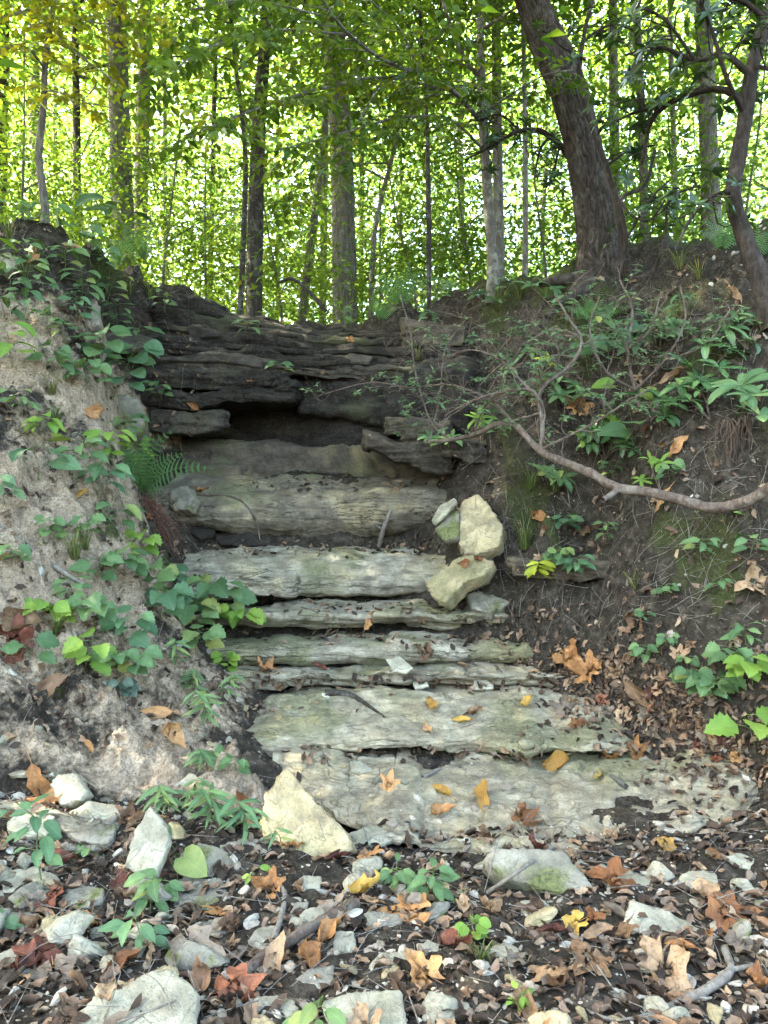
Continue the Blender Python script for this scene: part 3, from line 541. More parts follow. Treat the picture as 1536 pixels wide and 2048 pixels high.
for k in range(8):
    V, f = rubble(3, 40 + k); me = mesh('stone', V * .05, f, [(m_stone, m_stone, m_stone_m, m_stone_y)[k % 4]], True, {'moss': np.clip(.1 + fbm(V, 1.2, 2, k), 0, 1)}); RUB.append(me)
def scatter_stone(x, y, s, lb, g):
    p, n = drop(x, y); me = RUB[random.randrange(8)]
    if on_stone(p): return
    m4 = Matrix.Translation(p + n * .006 * s) @ frame(n, random.uniform(0, 6.28), random.uniform(0, .4), random.uniform(0, 6)) @ Matrix.Diagonal((s, s * random.uniform(.8, 1.1), s, 1))
    tone = ('pale', 'whitish', 'grey', 'yellowish')[RUB.index(me) % 4]; sz = 'tiny' if s < .4 else ('small' if s < .6 else 'fist sized'); obj('stone', me, mat4=m4, label='%s %s stone %s the %s' % (sz, tone, *place(p)), cat='stone', group=g)
for _ in range(95):
    y = random.uniform(2.15, 3.5); x = random.uniform(-.56, .56) * y
    scatter_stone(x, y, random.choice((.4, .5, .6, .8, 1.0, 1.3)) if x > -.2 else random.choice((.5, .7, .9, 1.1, 1.4, 1.8)), 'small pale angular stone among the leaf litter of the gully floor', 'small stones on the gully floor')
for _ in range(40):
    u, v = random.choice(((470,1400),(560,1400),(440,1480),(640,1540),(720,1560),(900,1255),(620,1250),(830,1100))); p, n = at(u + random.gauss(0, 55), v + random.gauss(0, 16))
    scatter_stone(p.x, p.y, random.uniform(.25, .6), 'small pale stone chip lying on the rock steps', 'stone chips on the rock steps')
for _ in range(60):
    y = random.uniform(3.6, 6.2); x = -.46 * y + random.uniform(-.3, .3) * y * .5
    scatter_stone(x, y, random.uniform(.25, .6), 'small stone stuck in the sandy left bank', 'small stones in the left bank')
# gravel: uncountable crumbs
def scatter_stuff(name, label, cat, pts, tmpl, mats, smooth):
    A = Acc()
    for (p, n, s) in pts:
        V, f = tmpl[random.randrange(len(tmpl))]; m = np.array((frame(n, random.uniform(0, 6.28), random.uniform(0, .5), random.uniform(0, 6)))).astype(float)[:3, :3]
        A.add((V * s) @ m.T + np.array(p[:]), f, random.random())
    return obj(name, A.mesh(name, mats, smooth), label=label, cat=cat, kind='stuff')
def crumb_material():
    m = M('gravel'); t = m.attr('tint', 'Fac'); v = m.co()
    b = m.ramp(t, [(0, (0.13, 0.10, 0.075)), (.35, (0.26, 0.22, 0.17)), (.6, (0.30, 0.265, 0.21)), (.85, (0.38, 0.355, 0.29)), (1, (0.16, 0.155, 0.135))])
    n = m.noise(v, 60, 4, .7); b = m.mix(m.ramp(n, [(.35, .5), (.6, 0.)]), b, (.06, .05, .04)); return m.out(m.pbr(b, .9, .2, m.bump(n, .6, .006)))
m_gravel = crumb_material(); T0 = [rubble(1, 70 + k) for k in range(8)]
pts = []
while len(pts) < 4000:
    y = random.uniform(1.5, 3.75) if random.random() < .72 else random.uniform(3.7, 6.6); x = random.uniform(-.62, .62) * y
    if y > 3.7 and random.random() < .35: continue
    p, n = drop(x, y)
    if on_stone(p) or (p.y > 3.75 and n.z > .8 and -1.2 < p.x < 1.6 and random.random() < .8): continue
    pts.append((p, n, min(.03, .0045 * math.exp(random.expovariate(1.5)))))
scatter_stuff('gravel', 'small pale gravel and crumbs strewn over the soil', 'gravel', pts, T0, [m_gravel], False)

# ------------------------------------------------------------------ leaves, green and dry
def strip_leaf(kind, L_=1.0, nt_=9, nw=2):
    t = np.linspace(0, 1, nt_)
    if kind == 'ovate': w = .245 * np.sin(np.pi * t ** .78) ** .9
    elif kind == 'elliptic': w = .165 * np.sin(np.pi * t) ** .7
    elif kind == 'lance': w = .085 * np.sin(np.pi * t ** .8) ** .8
    elif kind == 'round': w = .40 * np.sin(np.pi * t ** .85) ** .6
    elif kind == 'serrate': w = .36 * np.sin(np.pi * np.clip(t, .04, 1) ** .66) ** .8 * (1 + .16 * np.cos(np.arange(nt_) * np.pi) + .18 * np.exp(-((t - .42) / .1) ** 2))
    elif kind == 'heart': w = .46 * np.sin(np.pi * np.clip(t, .09, 1) ** .55) ** .75
    elif kind == 'beech': w = .25 * np.sin(np.pi * t ** .85) ** .85
    if kind in ('ovate', 'beech'): w = w * (1 + .06 * (np.arange(nt_) % 2))
    w[0] = .012 if kind != 'heart' else .2; w[-1] = .004
    a = np.linspace(-1, 1, 2 * nw + 1); UV = np.stack([w[:, None] * a[None], np.repeat(t[:, None], len(a), 1)], -1).reshape(-1, 2)
    if kind == 'heart': UV[:, 1] -= .18 * np.abs(np.tile(a, nt_)) * (1 - UV[:, 1]) ** 3
    return UV, grid_faces(nt_, len(a))
def polar_leaf(kind, na=33, nr_=4):
    th = np.linspace(-np.pi * .94, np.pi * .94, na); b = th    # 0 = tip
    if kind == 'lobed':      # sycamore / maple: five pointed lobes
        r = np.zeros(na)
        for c_, h, w in ((0, .62, .34), (.95, .56, .30), (-.95, .56, .30), (1.9, .40, .34), (-1.9, .40, .34)): r = np.maximum(r, h * np.clip(1 - np.abs(b - c_) / (w * 2.2), 0, 1) ** .8)
        r = np.maximum(r, .26) * (1 + .10 * np.sin(b * 17))
    elif kind == 'tulip':
        r = .40 + .12 * np.cos(4 * b + np.pi) * sstep(2.8, 2.0, np.abs(b)) + .03 * np.sin(b * 11)
    elif kind == 'heart':
        r = .46 * (1 - .16 * np.abs(np.sin(b))) * (1 + .18 * np.cos(b) ** 9) * sstep(3.3, 2.5, np.abs(b)) ** .3
    elif kind == 'serrate':
        r = .44 * (.72 + .28 * np.cos(b)) * (1 + .07 * (np.arange(na) % 2)) + .10 * np.exp(-(b / .25) ** 2) + .07 * np.exp(-((np.abs(b) - .95) / .22) ** 2)
    q = np.linspace(0, 1, nr_ + 1)[1:]
    UV = np.concatenate([[(0, .4)], np.stack([np.sin(th)[:, None] * r[:, None] * q, .4 + np.cos(th)[:, None] * r[:, None] * q], -1).reshape(-1, 2)])
    g = grid_faces(na, nr_) + 1; a = np.arange(na) * nr_ + 1; return UV, (g, np.stack([np.zeros(na - 1, int), a[:-1], a[1:]], 1))
def bend(V, ang, k):
    c_, s_ = math.cos(ang), math.sin(ang); x = V[:, 0] * c_ + V[:, 1] * s_; y = -V[:, 0] * s_ + V[:, 1] * c_; z = V[:, 2]
    if abs(k) > 1e-4: rr = 1 / k - z; x2 = np.sin(x * k) * rr; z = 1 / k - np.cos(x * k) * rr; x = x2
    return np.stack([x * c_ - y * s_, x * s_ + y * c_, z], 1)
def leaf_mesh(kind, mat, curl=(0, 0), crumple=0.0, fold=0.0, droop=0.0, seed=0, stalk=.25, nt_=9):
    UV, f = (strip_leaf(kind, nt_=nt_) if kind in ('ovate', 'elliptic', 'lance', 'round', 'beech', 'serrate', 'heart') else polar_leaf(kind)); fs = [f] if not isinstance(f, tuple) else list(f)
    V = np.stack([UV[:, 0], UV[:, 1], fold * np.abs(UV[:, 0])], 1); V[:, 1] -= .0
    V[:, 2] += crumple * (fbm(V + seed * 3.1, 3.2, 3, seed))
    if droop: V = bend(V, math.pi / 2, -droop)
    if curl[1]: W0 = V - (0, .45, 0); V = bend(W0, curl[0], curl[1]) + (0, .45, 0)
    n = len(V); uv = UV
    if stalk:
        b = V[np.argmin(UV[:, 1] + 5 * np.abs(UV[:, 0]))] if kind not in ('lobed', 'tulip') else V[0] + np.array((0, -.12, 0)); w = .008; e = b + np.array((.03 * math.sin(seed), -stalk, -.05))
        V = np.vstack([V, [b - (w, 0, 0), b + (w, 0, 0), e + (w, 0, 0), e - (w, 0, 0), b + (0, 0, w * 2), e + (0, 0, w * 2)]]); uv = np.vstack([uv, np.zeros((6, 2))])
        fs = fs + [np.array([(n, n + 1, n + 2, n + 3), (n, n + 3, n + 5, n + 4), (n + 1, n + 4, n + 5, n + 2)])]
    return mesh('leaf', V, fs, [mat], True, None, uv)
def vein(m, scale=9.0):
    uvn = m.n('ShaderNodeUVMap'); uvn.uv_map = 'flat'; sp = m.n('ShaderNodeSeparateXYZ'); m.lk(uvn.outputs[0], sp.inputs[0])
    ax = m.math('ABSOLUTE', sp.outputs[0], 0); mid = m.ramp(ax, [(0.0, 1.0), (0.018, 0.0)])
    ph = m.math('FRACT', m.math('MULTIPLY', m.math('SUBTRACT', sp.outputs[1], m.math('MULTIPLY', ax, .8)), scale), 0)
    sd_ = m.ramp(ph, [(0.0, .75), (0.07, 0.0), (0.93, 0.0), (1.0, .75)]); return m.math('MAXIMUM', mid, sd_)
def green_material(name, stops, trans=.45, rough=.52, spec=.22, veins=True, tint=False, tcol=(1.25, 1.15, .45), holes=0.0):
    m = M(name); r = m.attr('tint', 'Fac') if tint else m.rand(); b = m.ramp(r, stops); v = m.co()
    n = m.noise(v, 3.5 if not tint else 8, 3, .6); b = m.mix(m.ramp(n, [(.35, .25), (.6, 0.)]), b, (.02, .045, .012))
    nrm = None
    if veins:
        ve = vein(m); b = m.mix(m.math('MULTIPLY', ve, .35), b, m.mix(.5, b, (.35, .42, .18))); nrm = m.bump(m.math('SUBTRACT', 1.0, ve), .25, .01)
    p = m.pbr(b, rough, spec, nrm); tr = m.n('ShaderNodeBsdfTranslucent'); m.lk(m.mix(1.0, b, tcol, 'MULTIPLY'), tr.inputs[0]); mx = m.n('ShaderNodeMixShader'); mx.inputs[0].default_value = trans
    m.lk(p.outputs[0], mx.inputs[1]); m.lk(tr.outputs[0], mx.inputs[2]); return m.out(mx)
def dry_material(name, cols, spots=.5):
    m = M(name); v = m.co(); r = m.rand(); ve = vein(m, 7); b = m.ramp(m.math('ADD', m.math('MULTIPLY', m.noise(v, 4, 5, .65), .7), m.math('MULTIPLY', m.math('SUBTRACT', r, .5), .5)), [(.2, cols[0]), (.42, cols[1]), (.65, cols[2])])
    b = m.mix(m.math('MULTIPLY', m.ramp(m.noise(v, 14, 4, .7), [(.36, 1.), (.48, 0.)]), spots), b, (.035, .02, .012)); b = m.mix(m.math('MULTIPLY', ve, .4), b, m.mix(.5, b, (.42, .28, .15)))
    p = m.pbr(b, .62, .25, m.bump(m.math('ADD', m.math('MULTIPLY', ve, -.5), m.noise(v, 9, 4, .6)), .5, .02)); tr = m.n('ShaderNodeBsdfTranslucent'); m.lk(b, tr.inputs[0]); mx = m.n('ShaderNodeMixShader'); mx.inputs[0].default_value = .18
    m.lk(p.outputs[0], mx.inputs[1]); m.lk(tr.outputs[0], mx.inputs[2]); return m.out(mx)
DRY = {'orange': dry_material('dry_leaf_orange', ((.15, .06, .022), (.32, .15, .055), (.44, .25, .11))), 'tan': dry_material('dry_leaf_tan', ((.13, .075, .04), (.27, .17, .095), (.38, .265, .16))),
       'brown': dry_material('dry_leaf_brown', ((.05, .028, .016), (.12, .066, .036), (.22, .13, .075))), 'red brown': dry_material('dry_leaf_red', ((.06, .018, .012), (.16, .05, .028), (.26, .10, .05))),
       'grey brown': dry_material('dry_leaf_grey', ((.055, .041, .030), (.13, .098, .071), (.21, .168, .124))), 'yellow': dry_material('dry_leaf_yellow', ((.28, .15, .035), (.45, .28, .06), (.54, .40, .12)), .2)}
DM = {}
for k, c_ in enumerate(DRY):
    for j, (kind, cu_, cr, fo) in enumerate((('lobed', (.4, 1.2), .16, .1), ('lobed', (1.4, 2.6), .22, .2), ('lobed', (2.2, .6), .10, -.1), ('ovate', (.25, 4.6), .20, .3), ('ovate', (1.3, 3.0), .22, .6), ('tulip', (.7, 1.9), .2, .15), ('beech', (0.2, 4.6), .1, .2), ('tulip', (2.3, 3.2), .24, .1), ('ovate', (.1, 7.0), .1, .1), ('beech', (.15, 9.0), .12, .0))):
        DM[c_, j] = leaf_mesh(kind, DRY[c_], cu_, cr, fo, seed=k * 11 + j, stalk=.3 if j % 2 else .15)
def dry_leaf(p, n, size, col, j, label, group, yaw=None, tilt=None, name='dry_leaf', lift=.012):
    yaw = random.uniform(0, 6.28) if yaw is None else yaw; tilt = abs(random.gauss(0, .38)) if tilt is None else tilt
    m4 = Matrix.Translation(p + n * (lift + size * .12 * min(1.4, tilt + .15))) @ frame(n, yaw, tilt, random.uniform(0, 6.28)) @ Matrix.Scale(size, 4) @ Matrix.Translation((0, -.45, 0))
    return obj(name, DM[col, j], mat4=m4, label=label, cat='leaf', group=group)
KEY = [ # u, v, size in pixels, colour, shape, label
 (822,1835,120,'orange',2,'large tan orange sycamore leaf lying flat in the gravel'), (268,1765,105,'red brown',0,'red brown maple leaf propped on the grey slab, left'), (382,1905,120,'grey brown',0,'large dull brown lobed leaf standing beside the pale slab'),
 (545,1940,105,'tan',6,'curled tan leaf standing on edge at the bottom middle'), (610,1930,90,'orange',4,'folded orange leaf near the brown branch'), (652,1875,95,'orange',3,'tall orange leaf leaning on the brown branch'), (545,1785,85,'orange',1,'curled orange leaf below the yellow boulder'),
 (735,1790,85,'yellow',4,'yellowish leaf at the tip of the brown branch'), (440,1830,60,'orange',2,'small orange maple leaf right of the flat grey slab'), (240,1940,85,'orange',3,'light orange leaf leaning on the large pale slab'), (75,1930,100,'red brown',1,'folded rusty leaf at the lower left edge'),
 (80,1575,90,'orange',3,'pinkish tan leaf on the blocky pale stone'), (100,1615,70,'orange',4,'bright orange folded leaf under the blocky pale stone'), (255,1640,65,'brown',1,'dark curled leaf left of the tall pale slab'), (485,1605,48,'orange',3,'orange leaf among thin leaved weeds'),
 (35,1250,110,'tan',4,'big tan leaf on the sandy bank at the left edge'), (30,1285,100,'red brown',1,'dark red brown leaf under the big tan leaf, left edge'), (340,1465,75,'orange',4,'orange brown leaf hanging on the lower left bank'), (310,1435,75,'orange',6,'curled orange leaf above the hanging orange leaf'),
 (95,1380,85,'brown',6,'dark rolled leaf on the middle of the sandy bank'), (968,1600,85,'yellow',6,'long curled golden leaf lying on the lowest slab'), (887,1588,55,'yellow',3,'short golden leaf on the lowest slab, left of the long one'), (875,1625,60,'orange',4,'orange folded leaf at the lower edge of the lowest slab'),
 (1040,1640,85,'orange',1,'crumpled orange leaf standing at the foot of the lowest slab'), (782,1570,50,'orange',2,'small orange lobed leaf at the upper left of the lowest slab'), (1115,1530,70,'yellow',4,'folded golden leaf between the two slabs'), (1205,1555,48,'yellow',3,'yellow leaf beside a dark stick on the lowest slab'),
 (1268,1505,60,'orange',2,'pale orange star shaped leaf in the leaf drift'), (1210,1517,60,'orange',1,'orange leaf upright in the drift right of the second slab'), (862,1418,48,'yellow',4,'bright yellow leaf on the second slab'), (852,1462,30,'orange',4,'small rusty leaf on the second slab'),
 (925,1445,45,'yellow',3,'flat yellow leaf on the second slab centre'), (1052,1410,40,'yellow',4,'yellow leaf near the pale spot of the second slab'), (950,1430,50,'tan',1,'greyish tan leaf on the second slab'), (1185,1345,85,'orange',1,'big rusty leaf at the right end of the steps'),
 (1145,1320,90,'orange',7,'heap topping orange leaf at the right end of the steps'), (1285,1395,85,'tan',6,'rolled tan leaf in the dark drift, right'), (1130,1425,70,'grey brown',0,'grey brown lobed leaf flat on the second slab, right'), (1220,1770,90,'orange',7,'curled orange leaf beside the mossy boulder'),
 (1330,1700,60,'yellow',0,'small yellow leaf in the dark litter, right'), (1455,1830,115,'orange',2,'large salmon sycamore leaf at the right side'), (1415,1800,75,'tan',4,'tan leaf beside the salmon sycamore leaf'), (1110,1950,110,'tan',2,'pale brown oak leaf in the gravel'), (1175,1930,110,'tan',0,'broad torn tan leaf right of the oak leaf'),
 (1325,1950,110,'tan',5,'crumbly tan leaf under the green leaf'), (1150,1855,55,'yellow',5,'small yellow brown leaf below the small pale stone'), (1195,1870,60,'tan',6,'ribbed tan leaf next to the small yellow brown leaf'), (840,1960,100,'orange',7,'folded orange leaf at the bottom right of the square slab'), (1050,2025,100,'tan',6,'long rolled tan leaf at the bottom edge'),
 (1505,1970,60,'orange',4,'golden leaf at the right edge near the bottom'), (470,1985,110,'red brown',1,'dark red leaf right of the large pale slab'), (405,1965,80,'brown',4,'brown flat leaf on the corner of the large pale slab'), (110,1965,110,'grey brown',0,'big faded leaf left of the large pale slab'), (215,1995,60,'tan',4,'small oak leaf on the left edge of the large pale slab'),
 (530,1345,60,'orange',1,'orange leaf in the heap at the left end of the low step'), (500,1330,45,'tan',4,'tan leaf in the heap left of the low step'), (640,1340,40,'red brown',3,'red brown leaf on the low step, left'), (740,1240,45,'orange',3,'orange leaf hanging over the thin step'), (850,1305,45,'brown',7,'dark curled leaf on the low step'),
 (385,812,34,'orange',6,'orange leaf in front of the seedling stems near the recess'), (190,830,52,'orange',4,'rusty leaf on the left bank below round seedling leaves'), (1080,1035,48,'orange',4,'orange leaf on the right bank below the snaking branch'), (1175,1065,40,'tan',4,'tan leaf on the dark right bank'), (1330,1000,55,'orange',3,'rusty leaf under the thick end of the snaking branch'),
 (1510,1170,75,'tan',5,'broad tan leaf at the right edge of the bank'), (1155,820,70,'orange',1,'orange leaf caught in the twigs of the right bank'), (1355,895,60,'orange',3,'hanging rusty leaf on the right bank'), (1350,755,55,'tan',3,'tan leaf lying on the upper right bank'), (1470,590,45,'tan',3,'pale leaf near the rhododendron trunk'), (145,505,55,'tan',3,'pale leaf on the rim of the left bank'), (70,515,40,'orange',4,'orange leaf on the rim at the left'),
 (1360,1310,45,'tan',0,'pale oak leaf stuck upright in the right bank'), (1275,1240,60,'brown',7,'dark withered leaf on the right bank'), (930,1130,35,'orange',4,'small orange leaf on the tilted mossy block'), (958,1122,30,'orange',3,'small orange leaf between the two yellow rocks'), (400,985,35,'orange',4,'orange leaf on the pale left end of the tall step'), (160,990,35,'yellow',3,'single yellow leaf hanging on the left bank')]
for i, (u, v, s, c_, j, lb) in enumerate(KEY):
    p, n = at(u, v); d = (p - EYE).length; n2 = (n + Vector((0, -.35, .25))).normalized()
    dry_leaf(p, n2, s / F * d * 1.02, c_, j, lb, None, tilt=random.uniform(.05, .45))
CW = ['tan', 'brown', 'tan', 'grey brown', 'grey brown', 'red brown', 'orange', 'tan', 'tan', 'brown', 'grey brown']
def rand_leaf(p, n, s, where, grp, cw=CW):
    if on_stone(p) and random.random() < .75: return
    c_ = random.choice(cw); j = random.randrange(10); sh = ('cupped lobed', 'crumpled lobed', 'flat lobed', 'curled oval', 'folded oval', 'cupped broad', 'rolled narrow', 'crumpled broad', 'tightly rolled', 'scrolled narrow')[j]
    dry_leaf(p, n, s, c_, j, '%s %s leaf %s the %s' % (c_, sh, *place(p)), 'dry leaves ' + grp)
for _ in range(105):
    y = random.uniform(2.1, 3.6); x = random.uniform(-.54, .54) * y; p, n = drop(x, y); rand_leaf(p, n, random.uniform(.07, .16), 'in the litter of the gully floor', 'on the gully floor')
for _ in range(46):      # the drift at the right of the slabs
    t = random.random(); u = 1110 + 390 * t + random.gauss(0, 45); v = 1330 + 190 * t + random.gauss(0, 42); p, n = at(u, v); rand_leaf(p, n, random.uniform(.06, .14), 'in the drift at the right end of the slabs', 'in the right drift', CW + ['brown', 'red brown'])
for _ in range(34):
    u, v = random.choice(((760, 1365), (900, 1340), (600, 1370), (520, 1350), (700, 1275), (950, 1280), (640, 1215), (850, 1215), (1000, 1225), (1080, 1240), (700, 1100), (860, 1090), (470, 1100), (600, 970), (800, 965))); p, n = at(u + random.gauss(0, 60), v + random.gauss(0, 10)); rand_leaf(p, n, random.uniform(.05, .11), 'on the treads of the rock steps', 'on the rock steps', CW + ['orange', 'tan'])
for _ in range(20):
    u, v = random.uniform(1060, 1536), random.uniform(560, 1350); p, n = at(u, v); rand_leaf(p, n, random.uniform(.06, .12), 'on the dark right bank', 'on the right bank')
for _ in range(24):
    u, v = random.uniform(0, 380), random.uniform(520, 1500); p, n = at(u, v); rand_leaf(p, n, random.uniform(.05, .1), 'on the sandy left bank', 'on the left bank', ['tan', 'orange', 'grey brown', 'brown'])
for _ in range(8):
    u, v = random.uniform(300, 900), random.uniform(640, 760); p, n = at(u, v); rand_leaf(p, n, random.uniform(.05, .1), 'on the dark rock layers under the rim', 'on the dark layers', ['orange', 'tan', 'brown'])
# small broken leaf litter: stuff
def litter_material():
    m = M('leaf_litter'); t = m.attr('tint', 'Fac'); b = m.ramp(t, [(0, (.018, .012, .008)), (.3, (.045, .029, .019)), (.5, (.095, .061, .039)), (.68, (.19, .125, .083)), (.8, (.22, .13, .07)), (.9, (.13, .10, .072)), (1, (.30, .215, .14))])
    n = m.noise(m.co(), 40, 4, .7); b = m.mix(m.ramp(n, [(.38, .6), (.55, 0.)]), b, (.03, .018, .012)); return m.out(m.pbr(b, .7, .2, m.bump(n, .5, .006)))
m_litter = litter_material(); LT = []
for k in range(10):
    UV, f = strip_leaf(('ovate', 'beech', 'round', 'elliptic')[k % 4], nt_=5, nw=1); V = np.stack([UV[:, 0] * 1.2, UV[:, 1] - .5, .1 * fbm(np.c_[UV, UV[:, 0] * 0] + k, 3, 2, k)], 1); LT.append((bend(V, random.uniform(0, 3), random.uniform(1, 6)), f))
pts = []
while len(pts) < 5400:
    q = random.random()
    if q < .58: y = random.uniform(1.5, 3.7); x = random.uniform(-.62, .62) * y; p, n = drop(x, y)
    elif q < .74: t = random.random(); p, n = at(1090 + 430 * t + random.gauss(0, 60), 1320 + 210 * t + random.gauss(0, 55))
    elif q < .84: u, v = random.choice(((760, 1365), (520, 1360), (1000, 1370), (700, 1275), (950, 1275), (640, 1215), (850, 1215), (1050, 1230), (700, 1100), (860, 1090), (450, 1100), (600, 970), (800, 965), (900, 1030), (1000, 1510), (700, 1510), (450, 1420))); p, n = at(u + random.gauss(0, 80), v + random.gauss(0, 9))
    elif q < .91: p, n = at(random.uniform(900, 1536), random.uniform(540, 1400))
    else: p, n = at(random.uniform(0, 400), random.uniform(440, 1500))
    if on_stone(p) and random.random() < .95: continue
    pts.append((p + n * .006, (n + Vector((random.gauss(0, .3), random.gauss(0, .3), .2))).normalized(), min(.085, random.uniform(.028, .058) * math.exp(random.expovariate(3.2)))))
scatter_stuff('leaf_litter', 'small broken brown leaves covering the ground and ledges', 'leaf litter', pts, LT, [m_litter], True)

# ------------------------------------------------------------------ wood
def crom(pts, n):
    pts = np.asarray(pts, float); d = np.r_[0, np.cumsum(np.linalg.norm(np.diff(pts[:, :3], axis=0), axis=1))]
    t = np.linspace(0, d[-1], n); Pd = np.vstack([2 * pts[0] - pts[1], pts, 2 * pts[-1] - pts[-2]]); out = []
    k = np.clip(np.searchsorted(d, t, 'right') - 1, 0, len(pts) - 2); f = ((t - d[k]) / np.maximum(d[k + 1] - d[k], 1e-9))[:, None]
    a, b, c_, e = Pd[k], Pd[k + 1], Pd[k + 2], Pd[k + 3]
    return .5 * ((2 * b) + (c_ - a) * f + (2 * a - 5 * b + 4 * c_ - e) * f ** 2 + (3 * b - a - 3 * c_ + e) * f ** 3)
def tube(pts, n=24, ns=10, knob=.06, seed=0, ridge=0.0, kr=9, flare=0.0):
    """pts rows: x, y, z, radius"""
    C = crom(pts, n); c3, r = C[:, :3], np.abs(C[:, 3]); T = np.gradient(c3, axis=0); T /= np.linalg.norm(T, axis=1)[:, None] + 1e-9
    N = np.zeros_like(T); a = np.array((1., 0, 0)) if abs(T[0, 0]) < .8 else np.array((0, 1., 0))
    for i in range(n):
        a = a - T[i] * a.dot(T[i]); a = a / (np.linalg.norm(a) + 1e-9); N[i] = a
    B = np.cross(T, N); th = np.linspace(0, 2 * np.pi, ns, endpoint=False); L_ = np.r_[0, np.cumsum(np.linalg.norm(np.diff(c3, axis=0), axis=1))]
    q = np.stack(np.broadcast_arrays(np.cos(th)[:, None] * 1.2, np.sin(th)[:, None] * 1.2, (L_ / (r.mean() * 3 + 1e-6))[None]), -1).reshape(-1, 3)
    m_ = 1 + knob * fbm(q + seed * 7.7, 1.0, 3, seed)
    if ridge:
        qq = np.stack(np.broadcast_arrays(np.cos(th)[:, None] * kr / 2.2, np.sin(th)[:, None] * kr / 2.2, (L_ * 7)[None]), -1).reshape(-1, 3)
        qq += .5 * np.stack([perlin(qq * .7 + 5, 3), perlin(qq * .7 + 9, 4), perlin(qq * .7, 5)], 1)
        m_ = m_ + ridge * (np.clip(np.abs(perlin(qq, seed + 8)) * 5, 0, 1) * .8 + .25 * fbm(qq, 2.2, 2, 9))
    if flare:
        fl = np.exp(-L_ / (flare * .55))[None] * (.35 + .5 * np.clip(np.cos(th * 5 + seed), 0, 1)[:, None]); m_ = m_ + np.broadcast_to(fl, (ns, n)).ravel()
    rr = m_.reshape(ns, n) * r[None]; V = c3[None] + N[None] * (np.cos(th)[:, None] * rr)[..., None] + B[None] * (np.sin(th)[:, None] * rr)[..., None]
    return V.reshape(-1, 3), grid_faces(ns, n, True)
def bark_material(name, cols, sc=(14, 14, 2.6), lich=.3, moss=.15):
    m = M(name); v = m.co('Object', sc); w = m.co(); n = m.noise(v, 2.2, 8, .7, .5); n2 = m.noise(w, 9, 5, .7); n3 = m.noise(w, 45, 4, .7)
    b = m.ramp(n, [(.3, cols[0]), (.5, cols[1]), (.7, cols[2])]); b = m.mix(m.math('MULTIPLY', m.ramp(n2, [(.52, 0.), (.62, 1.)]), lich), b, (.30, .31, .25)); b = m.mix(m.math('MULTIPLY', m.ramp(n3, [(.55, 0.), (.66, 1.)]), moss), b, (.07, .085, .03))
    return m.out(m.pbr(b, .9, .15, m.bump(m.math('ADD', n, m.math('MULTIPLY', n3, .35)), .8, .02)))
BK = {'grey': bark_material('grey_bark', ((.035, .03, .025), (.10, .088, .074), (.19, .175, .15)), lich=.3), 'dark': bark_material('dark_bark', ((.012, .0095, .0075), (.032, .026, .021), (.07, .058, .048)), lich=.2),
      'oak': bark_material('oak_bark', ((.012, .009, .007), (.036, .027, .021), (.075, .059, .047)), (9, 9, 3), .1), 'smooth': bark_material('smooth_bark', ((.042, .036, .029), (.088, .076, .062), (.15, .134, .11)), (6, 6, 3), .45), 'rho': bark_material('rhododendron_bark', ((.010, .0075, .006), (.026, .019, .015), (.055, .042, .034)), (14, 14, 4), .05), 'twig': bark_material('twig_bark', ((.04, .028, .021), (.09, .066, .052), (.16, .125, .10)), (20, 20, 6), .2),
      'grey_twig': bark_material('grey_twig_bark', ((.08, .066, .054), (.16, .14, .117), (.25, .225, .195)), (20, 20, 6), .2)}

# ------------------------------------------------------------------ foliage
def leaf_quads(c_, d, nn, s, wid=.52, fold=.22):
    d = d / (np.linalg.norm(d, axis=1)[:, None] + 1e-9); nn = nn - d * (nn * d).sum(1)[:, None]; nn /= np.linalg.norm(nn, axis=1)[:, None] + 1e-9; b = np.cross(d, nn); s = s[:, None]
    V = np.stack([c_, c_ + d * s * .42 + b * s * wid * .5 + nn * s * wid * fold, c_ + d * s - nn * s * .08, c_ + d * s * .42 - b * s * wid * .5 + nn * s * wid * fold], 1).reshape(-1, 3)
    i = np.arange(len(c_))[:, None] * 4; f = np.concatenate([i + (0, 1, 2), i + (0, 2, 3)]); return V, f
def cloud(centres, nl, spread, size, g, up=.75):
    n = len(centres) * nl; c_ = np.repeat(centres, nl, 0); o = g.normal(size=(n, 3)) * spread; rad = o + g.normal(size=(n, 3)) * .05; c_ = c_ + o
    c_[:, 2] -= .25 * (o[:, 0] ** 2 + o[:, 1] ** 2) / max(spread[0], .01)
    d = rad * (1, 1, .3) + g.normal(size=(n, 3)) * .15; d[:, 2] -= .12; nn = g.normal(size=(n, 3)) * (1 - up) * 1.6; nn[:, 2] += 1
    V, f = leaf_quads(c_, d, nn, size * g.uniform(.7, 1.25, n)); t = np.clip(np.repeat(g.uniform(0, 1, len(centres)), nl) * .6 + g.uniform(0, .4, n), 0, 1)
    return V, f, np.repeat(t, 4)
GREEN = [(0, (.05, .105, .02)), (.35, (.085, .15, .028)), (.7, (.13, .19, .035)), (1, (.20, .23, .045))]
m_fol = green_material('canopy_foliage', GREEN, .55, .5, .25, False, True, (1.3, 1.3, .5))
m_fol_far = green_material('far_foliage', [(0, (.085, .15, .05)), (.4, (.14, .215, .07)), (.75, (.20, .265, .09)), (1, (.28, .32, .13))], .62, .55, .2, False, True, (1.08, 1.2, .72))  # lightened in place of haze, so the airy depth is in the colour
m_beech = green_material('beech_leaves', [(0, (.028, .065, .012)), (.5, (.055, .105, .018)), (.85, (.10, .15, .022)), (1, (.22, .22, .03))], .5, .42, .3, False, True, (1.5, 1.3, .4))
